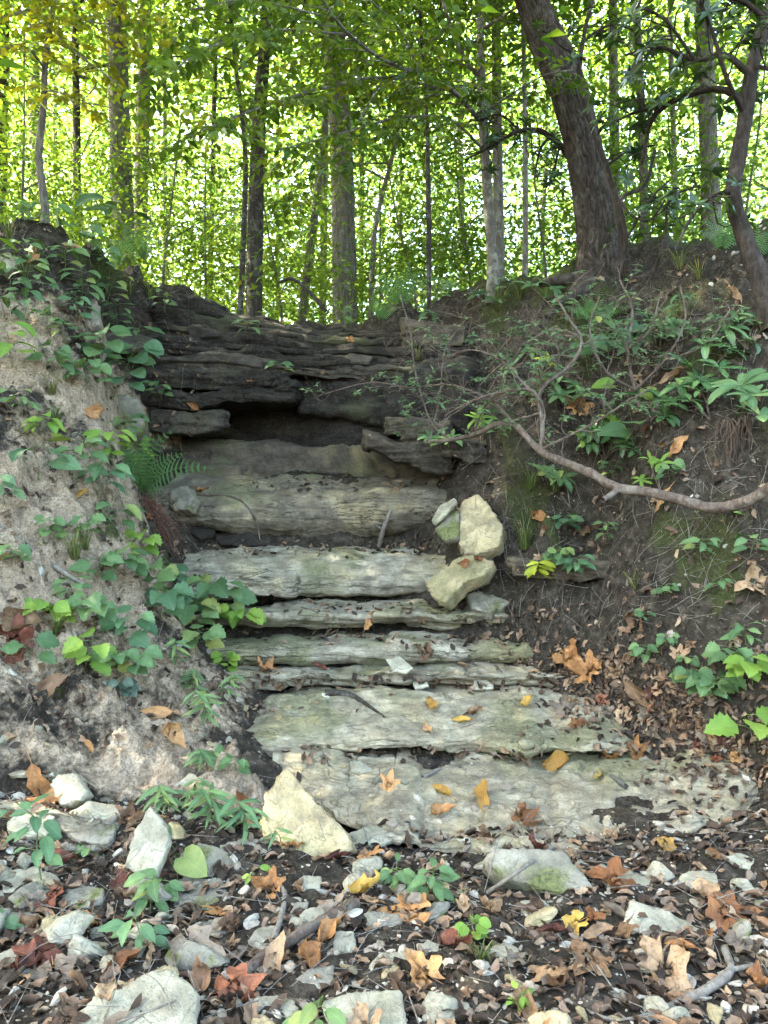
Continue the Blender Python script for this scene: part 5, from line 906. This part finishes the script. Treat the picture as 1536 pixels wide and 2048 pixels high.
PLL += [(40,455,40,7,30,'ovate','mid','seedling on the mossy rim at the far left'), (110,460,40,7,28,'ovate','mid','seedling on the mossy rim above the pale leaf'), (170,500,40,7,28,'serrate','mid','low leafy plant on the left rim'), (200,540,40,8,28,'ovate','deep','low leafy plant on the rim left of the ferns'), (130,545,42,8,30,'ovate','mid','pale seedling below the left rim'), (60,540,45,8,32,'ovate','mid','seedling bunch below the left rim edge'),
 (235,660,45,7,30,'ovate','mid','seedling at the top of the jutting grey slab'), (150,640,45,8,30,'ovate','deep','dark seedling under the pale rock face'), (10,640,50,7,34,'ovate','mid','seedling hanging at the left edge under the rim'), (170,780,50,7,38,'round','mid','round leaved seedling above the grass tufts'), (100,745,45,6,30,'serrate','mid','thin seedling on the open sand, upper bank'), (240,880,50,8,34,'ovate','mid','seedling under the mossy jutting rock'), (265,930,45,8,30,'ovate','bright','light seedling left of the big fern crown'), (45,830,45,6,28,'ovate','mid','small seedling on open sand, left'), (90,880,45,7,34,'ovate','bright','light seedling above the big dull leaves'),
 (30,1130,45,7,26,'serrate','mid','small bramble shoot beside the long pale stick'), (120,1240,50,7,36,'serrate','bright','bramble shoot at the far left of the patch'), (270,1110,45,7,34,'serrate','bright','bramble shoot above the patch, right'), (390,1300,45,6,38,'serrate','mid','bramble shoot hanging before the low step'), (350,1330,60,10,36,'lance','mid','narrow leaved weed below the brambles'), (380,1390,60,10,36,'lance','mid','narrow leaved weed at the end of the bare sand'),
 (1010,600,40,7,28,'elliptic','mid','leafy tuft at the foot of the beech sapling'), (1130,640,45,7,34,'elliptic','mid','leafy tuft below the oak root'), (1240,640,45,7,36,'elliptic','mid','leafy tuft right of the oak base'), (1350,640,45,7,38,'elliptic','deep','dark leafy tuft on the upper right bank'), (1180,720,45,7,34,'ovate','mid','seedling behind the twiggy shrub'), (1060,800,40,7,30,'elliptic','mid','leafy tuft inside the twiggy shrub'), (1000,880,40,6,26,'ovate','mid','seedling above the yellow rocks'), (1230,960,36,6,24,'ovate','mid','small seedling on the snaking branch'), (1340,960,34,6,24,'round','mid','tiny round plant above the branch, right'), (1130,1060,36,8,24,'round','deep','small dark plant below the snaking branch'), (1220,1080,36,7,24,'ovate','mid','small plant on the mossy right bank'), (1400,1110,36,7,28,'ovate','mid','small plant under the thick branch end'), (1290,1320,36,7,24,'serrate','mid','small plant above the leaf drift'), (1460,1330,45,7,34,'serrate','mid','nettle like plant left of the bright one')]
for t in PLL: plant(*t)
# grass tufts
def tuft(u, v, h, n, label, col=(.10, .15, .04), name='grass_tuft'):
    p, nn = at(u, v); k = (p - EYE).length / F; A = Acc(); g = random
    for i in range(n):
        a = g.uniform(0, 6.28); l = h * k * g.uniform(.5, 1.2); o = Vector((math.cos(a), math.sin(a), 0)); b = p + o * g.uniform(0, .25) * h * k * .5; gr = (Vector((0, -.3, 1)) + nn * .4 + o * g.uniform(.1, .6)).normalized(); w = .0022
        q = [b, b + gr * l * .5, b + gr * l * .85 + o * l * .15 + Vector((0, 0, -.05 * l)), b + gr * l + o * l * .4 + Vector((0, -.1 * l, -.3 * l))]; s_ = Vector((-o.y, o.x, 0))
        V = np.array([(q[j] + s_ * w * e * (1, 1, .7, .1)[j])[:] for j in range(4) for e in (-1, 1)]); A.add(V, np.array([(0, 1, 3, 2), (2, 3, 5, 4), (4, 5, 7, 6)]), g.random())
    obj(name, A.mesh(name, [m_grass]), label=label, cat='grass tuft', group='grass tufts on the banks')
m_grass = green_material('grass_blades', [(0, (.045, .07, .02)), (.6, (.10, .15, .035)), (.85, (.17, .18, .06)), (1, (.30, .24, .13))], .3, .5, .3, False, True)
for u, v, h, n, lb in ((105,790,50,40,'grass tuft on the upper sandy bank'), (110,850,45,50,'grass tuft below the upper one on the sandy bank'), (150,1120,70,60,'long grass tuft above the bramble patch'), (170,1100,55,40,'short grass tuft behind the long one above the brambles'), (110,1270,55,40,'grass tuft left of the brambles'), (300,600,50,40,'grass overhanging the left end of the dark layers'), (260,590,40,35,'grass on the rim above the left bank'), (200,560,40,35,'grass on the rim left of the ferns'), (50,560,45,30,'grass on the rim at the left'),
     (1060,980,70,50,'grass hanging under the snaking branch, left'), (1110,985,70,50,'pale grass hanging under the snaking branch'), (1040,600,40,30,'grass on the rim left of the oak'), (1050,1100,80,50,'grass hanging beside the yellow rock'), (1000,620,60,30,'grass on the rim below the beech sapling'), (1360,540,50,40,'grass on the rim right of the oak'), (1400,560,45,35,'grass left of the rhododendron trunk'), (960,1925,45,22,'thin grass on the gravel, bottom right'), (20,480,40,40,'grass on the left rim, at the edge'), (340,560,40,30,'grass right of the left rim ferns'), (835,720,50,25,'grass hanging over the dark layers, right'), (1270,1180,60,16,'dry grass blades over the buried ledge')): tuft(u, v, h, n, lb)
# ferns
def frond(L_, nseg=16, seed=0):
    nseg = 15
    A = []; Fs = []; n = 0; t = np.linspace(.12, 1, nseg); g = np.random.default_rng(seed)
    for i, q in enumerate(t):
        y = q * L_; z = .25 * L_ * math.sin(q * 2.2) - .22 * L_ * q ** 3; l = .26 * L_ * (math.sin(math.pi * (.12 + .88 * q) ** .8) + .03)
        for s_ in (-1, 1):
            w = L_ * .016; V = np.array([(0, y - w, z), (s_ * l * .5, y + l * .12 - w * .9, z - .02 * l), (s_ * l, y + l * .28, z - .12 * l), (s_ * l * .5, y + l * .12 + w * .9, z + .0 * l), (0, y + w, z)]); A.append(V); Fs.append(np.array([(0, 1, 3, 4)]) + n); Fs.append(np.array([(1, 2, 3, 3)])[:, :4] + n); n += 5
    V = np.concatenate(A); q4 = np.concatenate([f for f in Fs if f[0, 2] != f[0, 3]]); q3 = np.concatenate([f[:, :3] for f in Fs if f[0, 2] == f[0, 3]])
    st = crom([(0, 0, 0, L_ * .009), (0, L_ * .4, .19 * L_, L_ * .007), (0, L_ * .8, .15 * L_, L_ * .004), (0, L_, -.02 * L_, L_ * .002)], 10)
    Vt, Ft = tube(st, 10, 4, 0); return mesh('frond', np.vstack([V, Vt]), [q4, q3, Ft + len(V)], [m_fern], True)
m_fern = green_material('fern_frond', [(0, (.07, .15, .05)), (1, (.11, .21, .07))], .35, .5, .3, False)
FR = [frond(1.0, 20, k) for k in range(2)]
def fern(u, v, lp, n, label, dark=False):
    p, nn = at(u, v); k = (p - EYE).length / F; root = thing('fern', p[:], label, 'fern')
    for i in range(n):
        t = (i + .5) / n * 2 - 1; dr = Vector((math.sin(t * 1.5), -.35 + random.uniform(-.2, .2), .25 + .75 * math.cos(t * 1.5) + random.uniform(-.15, .15))).normalized(); nz = Vector((random.gauss(0, .15), -.75, .55)); nz = (nz - dr * nz.dot(dr)).normalized(); x = dr.cross(nz); s_ = lp * k * random.uniform(.8, 1.15); m4 = Matrix.Identity(4)
        for q, e in enumerate((x, dr, nz)):
            for w in range(3): m4[w][q] = e[w] * s_
        m4.translation = p; o = obj('frond', FR[i % 2], root); o.matrix_parent_inverse = Matrix.Translation(root.location).inverted(); o.matrix_basis = m4
for u, v, lp, n, lb in ((285,985,135,8,'big fern at the edge of the left bank beside the tall step'), (290,520,70,5,'fern on the rim under the straight left trunk'), (240,530,50,4,'small fern on the left rim'), (800,610,75,6,'fern on the rim below the thin straight trunk'), (765,640,55,4,'small fern right of the central trunk'), (1440,500,65,7,'fern on the rim under the thick pale grey trunk'), (1500,520,55,5,'fern behind the rhododendron trunk'), (1190,650,60,6,'pale fern catching sun under the oak'), (1160,640,45,4,'small fern left of the pale one under the oak'), (1090,600,40,4,'small fern at the oak root')): fern(u, v, lp, n, lb)

# ------------------------------------------------------------------ rhododendrons and the twiggy shrub
def whorl_arrays(c_, axis_, g, n, leaf):
    a = np.arange(n) / n * 2 * np.pi + g.uniform(0, 6); ax = np.asarray(axis_, float); ax /= np.linalg.norm(ax); e1 = np.cross(ax, (.3, .2, 1.)); e1 /= np.linalg.norm(e1) + 1e-9; e2 = np.cross(ax, e1)
    d = e1[None] * np.cos(a)[:, None] + e2[None] * np.sin(a)[:, None] + ax[None] * g.uniform(-.1, .5, (n, 1)) + np.array((0, 0, -.2)); return np.repeat(np.array(c_)[None], n, 0), d, np.repeat(ax[None], n, 0) + g.normal(size=(n, 3)) * .2, leaf * g.uniform(.7, 1.2, n)
def rhodo(label, trunk_rows, brs, whorls_n, leaf, seed, spread, bark='rho', bare=0):
    g = np.random.default_rng(seed); root = thing('rhododendron', trunk_rows[0][:3], label, 'shrub'); V, f = tube(trunk_rows, 120, 18, .12, seed, .05, 9); part('trunk', mesh('trunk', V, f, [BK[bark]]), root); C_ = []
    for bi, b in enumerate(brs):
        B_ = Acc(); b = np.array(b); V, f = tube(b, 40, 8, .12, bi); B_.add(V, f); Q = crom(b, 40)
        for w in range(whorls_n):
            i = int(g.uniform(.2, 1) * 39); d = g.normal(size=3) * (1, 1, .7); d /= np.linalg.norm(d); l = spread * g.uniform(.3, 1); e = Q[i, :3] + d * l; mid = (Q[i, :3] + e) / 2 + g.normal(size=3) * .05
            V, f = tube([(*Q[i, :3], .006), (*mid, .0045), (*e, .003)], 6, 5, .1); B_.add(V, f); C_.append(whorl_arrays(e, d * .5 + np.array((0, -.15, .5)), g, g.integers(6, 11), leaf))
        part('branch', B_.mesh('branch', [BK[bark]]), root)
    cat_ = [np.concatenate([q[k] for q in C_]) for k in range(4)]; V, f = leaf_quads(*cat_, .32, .15); part('crown', mesh('crown', V, f, [m_rho_f], True, {'tint': np.repeat(g.uniform(0, 1, len(cat_[3])), 4)}), root); return root
rhodo('dark crooked rhododendron trunk at the right edge with leathery leaves', pxl([(1545,660,5.3,40),(1520,560,5.4,36),(1488,470,5.5,32),(1466,395,5.5,30),(1476,320,5.5,30),(1490,240,5.5,28),(1504,140,5.5,26),(1530,50,5.5,28),(1560,-40,5.5,24)]),
      [pxl([(1484,218,5.5,16),(1470,190,5.5,15),(1430,178,5.6,13),(1380,190,5.8,11),(1330,212,6.0,10),(1300,250,6.2,9),(1283,330,6.4,7)]), pxl([(1330,212,6.0,8),(1270,225,6.2,6),(1200,260,6.4,4)]), pxl([(1500,150,5.5,14),(1450,110,5.5,11),(1390,120,5.6,9),(1320,95,5.7,7),(1250,110,5.8,5)]), pxl([(1490,230,5.5,10),(1455,160,5.3,9),(1430,80,5.2,7),(1400,0,5.1,6)]), pxl([(1470,380,5.5,12),(1420,395,5.4,9),(1380,440,5.4,7),(1350,500,5.4,5)]), pxl([(1535,40,5.5,12),(1480,0,5.4,9),(1400,-20,5.3,7)]), pxl([(1504,130,5.5,9),(1560,150,5.2,8),(1600,220,5,6)]), pxl([(1390,120,5.6,7),(1330,40,5.5,6),(1270,10,5.5,5)])], 9, .12, 3, .42)
rhodo('slender dark stem climbing in front of the leaning oak', pxl([(1262,560,6.9,16),(1248,500,6.9,14),(1236,420,6.9,12),(1215,340,6.9,11),(1180,240,6.9,10),(1160,150,6.9,9),(1168,70,6.9,8),(1185,0,6.9,7)]), [pxl([(1215,330,6.9,6),(1260,300,6.8,5),(1310,290,6.7,4)]), pxl([(1170,120,6.9,6),(1120,90,6.7,4),(1100,60,6.6,4)]), pxl([(1170,80,6.9,6),(1220,50,6.8,5),(1270,60,6.7,4)])], 5, .10, 4, .35)
rhodo('dark leaved branch hanging left of the leaning oak', pxl([(1148,330,7.6,14),(1120,290,7.6,12),(1080,262,7.6,10),(1040,262,7.6,8),(1000,280,7.7,6)]), [pxl([(1100,272,7.6,6),(1080,300,7.6,5),(1070,350,7.6,3)]), pxl([(1040,262,7.6,6),(1000,230,7.6,4),(960,240,7.7,3)]), pxl([(1010,275,7.7,5),(970,300,7.7,4),(930,320,7.8,3)]), pxl([(1120,290,7.6,6),(1110,330,7.5,4),(1100,360,7.5,3)])], 9, .095, 5, .32)
rhodo('thin tangled rhododendron stems right of the leaning oak', pxl([(1240,560,6.8,9),(1252,480,6.7,8),(1242,400,6.7,8),(1290,370,6.7,7),(1310,300,6.7,6)]), [pxl([(1242,400,6.7,6),(1262,430,6.6,5),(1300,440,6.5,5),(1330,400,6.5,4)]), pxl([(1300,560,6.6,7),(1330,480,6.5,6),(1340,400,6.4,5),(1400,370,6.3,4)]), pxl([(1252,480,6.7,6),(1300,400,6.6,5),(1340,360,6.6,4)])], 4, .09, 6, .3)

m_shrub_f = green_material('shrub_foliage', [(0, (.04, .085, .035)), (.6, (.075, .14, .055)), (1, (.14, .22, .09))], .3, .35, .45, False, True)
# the twiggy half bare shrub hanging over the right bank
shr = thing('twiggy_shrub', tuple(P(1500, 1015, 4.55)), 'half bare twiggy shrub with a snaking main branch across the right bank', 'shrub')
def br(rows, name, n=60, ns=10, knob=.12, bark='twig', seed=2): V, f = tube(pxl(rows), n, ns, knob, seed); return part(name, mesh(name, V, f, [BK[bark]]), shr)
mb = br([(1560,965,4.35,26),(1500,1000,4.5,23),(1430,1016,4.6,22),(1370,1002,4.7,21),(1300,985,4.8,20),(1235,975,4.9,19),(1185,948,5.05,17),(1130,925,5.2,16),(1085,905,5.35,15),(1052,872,5.5,14),(1030,852,5.6,13),(990,850,5.75,12),(958,866,5.85,10),(900,880,6.0,8),(850,885,6.1,5)], 'main_branch', 240, 16, .22, seed=4)
br([(1240,975,4.9,13),(1222,990,4.85,12),(1205,1000,4.8,11)], 'branch_stub', 12)
LB = [[(1080,905,5.35,9),(1085,850,5.4,9),(1078,800,5.5,8),(1090,770,5.5,8),(1135,735,5.5,8),(1160,700,5.5,7),(1160,670,5.6,6),(1140,640,5.7,5),(1110,590,5.8,4)], [(1085,810,5.45,7),(1060,780,5.5,7),(1000,785,5.6,6),(950,800,5.7,5),(890,830,5.9,4)], [(1155,670,5.6,6),(1100,660,5.7,5),(1050,690,5.7,5),(1000,730,5.8,4),(960,770,5.9,3)], [(1030,850,5.6,6),(980,800,5.8,5),(900,770,6.0,4),(820,775,6.2,3),(740,765,6.4,3),(640,790,6.6,2)], [(900,880,6.0,5),(860,840,6.1,4),(830,740,6.3,4),(820,660,6.5,3),(800,590,6.6,2)], [(1060,780,5.5,5),(1000,720,5.6,4),(940,700,5.8,4),(880,720,6.0,3)], [(1080,900,5.35,6),(1180,850,5.2,5),(1260,800,5.1,4),(1310,770,5.1,3)], [(860,880,6.1,4),(880,790,6.2,3),(890,700,6.3,3),(930,640,6.3,2)], [(950,860,5.9,4),(990,760,5.8,3),(1040,700,5.7,3),(1080,640,5.7,2)]]
for rows in LB: br(rows, 'branch', 40, 8, .1, seed=len(rows))
g = np.random.default_rng(12); A = Acc()
def twig(p, d, l, r, dep):
    if dep == 0 or l < .03: return
    pts = [(*p, r)]; q = np.array(p, float); d = np.array(d, float)
    for _ in range(3): d = d + g.normal(size=3) * .32; d /= np.linalg.norm(d); q = q + d * l / 3; pts.append((*q, max(.0009, pts[-1][3] * .82)))
    V, f = tube(pts, 7, 5, .1, dep); A.add(V, f)
    for k in range(g.integers(2, 4)): i = g.integers(1, 4); twig(np.array(pts[i][:3]), d + g.normal(size=3) * .75, l * g.uniform(.45, .75), pts[i][3] * .7, dep - 1)
for rows in LB:
    Q = crom(pxl(rows), 30)
    for i in range(4, 30, 2): twig(Q[i, :3], g.normal(size=3) * (1, .6, .8) + np.array((-.35, -.25, .15)), g.uniform(.14, .3), Q[i, 3] * .6, 4 if i % 3 == 0 else 3)
part('twigs', A.mesh('twigs', [BK['twig']]), mb)
tv = np.concatenate(A.V); tv = tv[g.integers(0, len(tv), 260)]; q4 = [whorl_arrays(p, (g.normal() * .3, -.4, .8), g, g.integers(3, 6), .055) for p in tv]; q4 = [np.concatenate([w[k] for w in q4]) for k in range(4)]; V, f = leaf_quads(*q4, .42, .15)
part('crown', mesh('crown', V, f, [m_shrub_f], True, {'tint': np.repeat(g.uniform(0, 1, len(q4[3])), 4)}), shr)
# leathery leaf rosettes: small shrubs on the right bank, each leaf its own part
def rosette(root, p, ax, n, leaf, col='rho'):
    a0 = random.uniform(0, 6.28); ax = Vector(ax).normalized(); e1 = ax.cross(Vector((.2, .3, 1))).normalized(); e2 = ax.cross(e1)
    for i in range(n):
        a = a0 + i * 6.283 / n + random.uniform(-.25, .25); d = e1 * math.cos(a) + e2 * math.sin(a) + ax * random.uniform(.05, .45); put_leaf(root, p, d, ax + Vector((random.gauss(0, .15), random.gauss(0, .15), .1)), leaf * random.uniform(.75, 1.15), 'elliptic', col)
def rho_small(label, tips, col='rho', lp=46, base=None, out=.16):
    u0, v0 = base or (tips[0][0] + 20, tips[0][1] + 60); b, _ = at(u0, v0); root = thing('rhododendron_shoot', b[:], label, 'shrub'); A = Acc()
    for u, v in tips:
        p, nn = at(u, v, out); V, f = tube([(*b[:], .006), (*((b + p) / 2 + Vector((random.uniform(-.03, .03), .03, .04)))[:], .0045), (*p[:], .003)], 10, 6, .1); A.add(V, f); k = (p - EYE).length / F
        rosette(root, p, Vector((random.gauss(0, .3), -.55, .8)), random.randint(5, 9), lp * k * random.uniform(.7, .95), col)
    part('stem', A.mesh('stem', [BK['twig']]), root)
rho_small('bright rhododendron shoot on the oak root', [(1105,575),(1060,570)], 'mid', 44); rho_small('rhododendron shoots along the rim left of the oak', [(900,575),(955,588),(990,600),(860,625)], 'rho', 36); rho_small('pale lit rhododendron shoots in the twiggy shrub', [(1100,690),(1060,700),(1125,745),(1020,735)], 'mid', 44); rho_small('single lime leaf shoot in the twiggy shrub', [(1095,722)], 'lime', 34)
rho_small('rhododendron shoots beside the twiggy shrub centre', [(1150,770),(1120,790),(1165,790),(1085,755)], 'mid', 40); rho_small('dark rhododendron shoots on the right bank middle', [(1310,790),(1285,800),(1345,805),(1330,830)], 'rho', 54); rho_small('rhododendron shoots above the snaking branch', [(1190,860),(1230,870),(1215,840),(1250,885),(1270,900),(1180,885)], 'rho', 44); rho_small('light green shoot just above the snaking branch', [(1165,880),(1225,840)], 'bright', 38); rho_small('bright small shoot right of the snaking branch bend', [(1300,920),(1320,925)], 'bright', 34)
rho_small('rhododendron shoot at the branch bend with a lime leaf', [(1120,955),(1090,945)], 'mid', 44); rho_small('tiny shoot above the snaking branch, right', [(1282,960)], 'bright', 28); rho_small('broad rhododendron clump at the right bank top', [(1380,735),(1410,690),(1440,735),(1400,760),(1460,700)], 'rho', 54); rho_small('rhododendron clump below the dark trunk', [(1475,640),(1500,680),(1450,660),(1520,640)], 'rho', 54); rho_small('glossy light green rhododendron rosettes at the right edge', [(1500,790),(1520,830),(1480,770)], 'mid', 66, out=.3); rho_small('dark rhododendron rosettes right of the bank middle', [(1400,780),(1380,800),(1430,770),(1360,770)], 'rho', 50); rho_small('rhododendron leaves at the left tip of the snaking branch', [(880,880),(905,875),(860,875),(965,855)], 'mid', 34); rho_small('upright bright leaves over the snaking branch', [(962,838)], 'bright', 50, out=.2)
for t in ([(1300,640),(1330,660),(1250,650)],): rho_small('rhododendron shoots on the upper right bank', t, 'rho', 46)

# ------------------------------------------------------------------ sticks, roots
def stick(label, rows, bark='grey_twig', name='stick', sub=(), cat='stick'):
    pts = []
    for u, v, w, off in rows:
        p, nn = at(u, v, off); k = (p - EYE).length / F; pts.append((*p[:], w / 2 * k))
    root = thing(name, pts[0][:3], label, cat); V, f = tube(pts, 40, 9, .14, len(label)); stem_ = part('stem', mesh('stem', V, f, [BK[bark]]), root)
    for s_ in sub:
        q = []
        for u, v, w, off in s_: p, nn = at(u, v, off); q.append((*p[:], w / 2 * (p - EYE).length / F))
        V, f = tube(q, 20, 7, .12, 3); part('side_twig', mesh('side_twig', V, f, [BK[bark]]), stem_)
stick('thick brown fallen branch across the litter, lower middle', [(488,1945,20,.02),(540,1905,22,.03),(600,1868,22,.03),(660,1835,20,.03),(715,1805,17,.03)], 'twig', 'fallen_branch')
stick('thin grey stick leaning on the mossy boulder', [(975,1785,7,.03),(1040,1740,8,.12),(1105,1694,6,.1)]); stick('crooked pale branch in the lower right corner', [(1290,2045,14,.03),(1350,2010,14,.03),(1420,1975,15,.03),(1460,1940,14,.03),(1448,1895,11,.05)], sub=[[(1458,1940,9,.03),(1485,1935,8,.03),(1505,1930,6,.02)], [(1330,2020,7,.02),(1230,2040,6,.02),(1130,2000,5,.02)]])
stick('grey crooked stick beside the green grey flat stone', [(548,1880,10,.03),(560,1840,10,.05),(570,1790,9,.06),(556,1765,6,.04)]); stick('brown stick at the lower left', [(180,1930,12,.02),(130,1880,10,.03),(95,1830,8,.03),(70,1790,5,.03)], 'twig'); stick('forked stick standing against the tall step', [(758,1092,10,.03),(768,1055,9,.08),(782,1020,5,.06)], sub=[[(766,1062,6,.07),(752,1050,5,.05)]]); stick('dark curved root on the second slab', [(650,1385,12,.01),(690,1388,14,.02),(720,1400,9,.02),(770,1435,4,.01)], 'dark')
stick('long pale stick lying on the sandy bank above the brambles', [(0,1050,6,.02),(60,1095,8,.03),(120,1140,9,.03),(170,1170,8,.03)]); stick('thin root hanging over the tall step', [(395,988,4,.01),(440,990,4,.015),(480,1000,4,.015),(512,1040,4,.02),(520,1080,3,.02)], 'twig'); stick('grey stick end on the lowest slab left', [(845,1555,7,.02),(865,1545,8,.02),(878,1538,6,.02)]); stick('dark stick across the dark layers', [(590,940,5,.02),(640,945,5,.02),(690,948,4,.02)], 'dark'); stick('dark stick beside the yellow leaf on the lowest slab', [(1222,1552,10,.01),(1240,1565,11,.015),(1255,1576,8,.01)], 'dark'); stick('thin twig sloping through the leaves at the bottom right', [(1140,1930,5,.03),(1160,1900,5,.05),(1165,1870,4,.05)]); stick('thin twig over the large pale slab', [(235,2045,4,.03),(330,2010,4,.04),(400,1980,3,.05)]); stick('curved dead branch arching above the lip', [(555,566,5,0.0),(585,558,7,0.0),(620,585,8,0.0),(652,622,9,0.0)], 'dark')
def rootlets(label, u, v, n, l, du, col, thick=.0016, name='hanging_roots'):
    p, nn = at(u, v); k = (p - EYE).length / F; A = Acc(); r = random
    for i in range(n):
        s_ = p + Vector((r.gauss(0, 16) * k, -.02 - r.random() * .05, r.gauss(0, 8) * k)); ln = l * k * r.uniform(.4, 1.1); q = [s_]
        for j in range(4): q.append(q[-1] + Vector((du * k / 4 + r.gauss(0, .018), -.018 + r.gauss(0, .01), -ln / 4)))
        V, f = tube([(*a[:], thick * (1.6 - .3 * j)) for j, a in enumerate(q)], 9, 4, .1); A.add(V, f)
    obj(name, A.mesh(name, [col]), label=label, cat='roots')
m_rootred = M('red_roots'); m_rootred = m_rootred.out(m_rootred.pbr((.13, .065, .045), .85, .15)); m_rootdk = M('dark_roots'); m_rootdk = m_rootdk.out(m_rootdk.pbr((.06, .043, .033), .9, .15))
rootlets('reddish fibrous roots hanging below the big fern', 295, 1000, 70, 110, 55, m_rootred); rootlets('dark shaggy roots hanging under the glossy rosettes', 1470, 850, 45, 90, -10, m_rootdk, .004); rootlets('fine roots hanging from the rim, right of the lip', 800, 690, 26, 60, 0, m_rootdk); rootlets('fine roots hanging over the buried ledge', 1130, 1130, 22, 50, 0, m_rootdk); rootlets('roots dangling from the left rim', 330, 590, 22, 90, 25, m_rootdk)

g = np.random.default_rng(5); A = Acc()
for i in range(1500):
    q = g.random()
    if q < .42: p, nn = at(g.uniform(930, 1536), g.uniform(540, 1250))
    elif q < .6: p, nn = at(g.uniform(0, 420), g.uniform(430, 1450))
    else: y = g.uniform(1.7, 3.7); p, nn = drop(g.uniform(-.58, .58) * y, y)
    dv = g.normal(size=3); dv -= np.array(nn[:]) * dv.dot(np.array(nn[:])) * .8; dv /= np.linalg.norm(dv); l = g.uniform(.03, .16); p = np.array(p[:]) + np.array(nn[:]) * .008; b = g.normal(size=3) * .12 * l; r = g.uniform(.0008, .0022)
    V, f = tube([(*(p - dv * l), r), (*(p + b), r), (*(p + dv * l + b * .3), r * .6)], 6, 4, .1); A.add(V, f)
obj('twig_debris', A.mesh('twig_debris', [BK['grey_twig']]), label='fine twigs strewn over soil and banks', cat='twigs', kind='stuff')

for lb, u, v, n, l in (('fine roots hanging below the oak', 1150, 590, 26, 60), ('fine roots on the upper right bank', 1290, 610, 24, 70), ('fine roots under the rim left of the oak', 1030, 610, 24, 70), ('fine roots on the right bank below the twiggy shrub', 1080, 860, 22, 60), ('fine roots behind the yellow rocks', 1020, 940, 24, 70), ('fine roots above the dark drift', 1240, 1180, 20, 60), ('fine roots under the thick end of the snaking branch', 1400, 1040, 18, 50), ('fine roots on the upper bank by the rhododendron trunk', 1450, 620, 24, 80)): rootlets(lb, u, v, n, l, random.uniform(-15, 15), m_rootdk, .0013)

# a second, barer tangle of stems under the oak
sh2 = thing('bare_shrub', tuple(P(1270, 780, 5.75)), 'bare tangled stems hanging on the upper right bank below the oak', 'shrub'); g = np.random.default_rng(77)
for rows in ([(1270,780,5.75,7),(1255,700,5.8,6),(1265,620,5.9,5),(1240,560,6.0,4)], [(1270,780,5.75,6),(1330,720,5.6,5),(1370,640,5.6,4),(1360,570,5.7,3)], [(1270,780,5.75,5),(1210,740,5.7,5),(1180,660,5.8,4),(1200,590,5.9,3)], [(1330,720,5.6,4),(1410,690,5.4,4),(1460,620,5.4,3)], [(1255,700,5.8,4),(1300,660,5.7,4),(1320,590,5.8,3)]):
    b_ = part('branch', (lambda t: mesh('branch', t[0], t[1], [BK['twig']]))(tube(pxl(rows), 40, 8, .14, len(rows))), sh2); A = Acc(); Q = crom(pxl(rows), 30)
    for i in range(5, 30, 3): twig(Q[i, :3], g.normal(size=3) * (1, .6, .8) + np.array((0, -.3, .1)), g.uniform(.12, .26), Q[i, 3] * .6, 3)
    part('twigs', A.mesh('twigs', [BK['twig']]), b_); tv = np.concatenate(A.V); tv = tv[g.integers(0, len(tv), 26)]; q4 = [whorl_arrays(p, (g.normal() * .3, -.4, .8), g, g.integers(3, 6), .055) for p in tv]; q4 = [np.concatenate([w[k] for w in q4]) for k in range(4)]; V, f = leaf_quads(*q4, .42, .15)
    part('leaves', mesh('leaves', V, f, [m_shrub_f], True, {'tint': np.repeat(g.uniform(0, 1, len(q4[3])), 4)}), b_)
# look-alikes that still share words are told apart by their order from left to right
bpy.context.view_layer.update(); same = {}
for o in COL.objects:
    if o.parent is None and 'label' in o and o.get('kind') == 'thing': same.setdefault(o['label'], []).append(o)
for lb, os_ in same.items():
    if len(os_) > 1:
        os_.sort(key=lambda o: o.matrix_world.translation.x / max(.5, o.matrix_world.translation.y)); n = len(os_)
        nm = {2: ['left hand', 'right hand'], 3: ['leftmost', 'middle', 'rightmost']}.get(n) or ['leftmost'] + ['inner left', 'inner right', 'further right', 'far right'][:n - 2] + ['rightmost']
        for o, w in zip(os_, nm): o['label'] = w + ' ' + lb
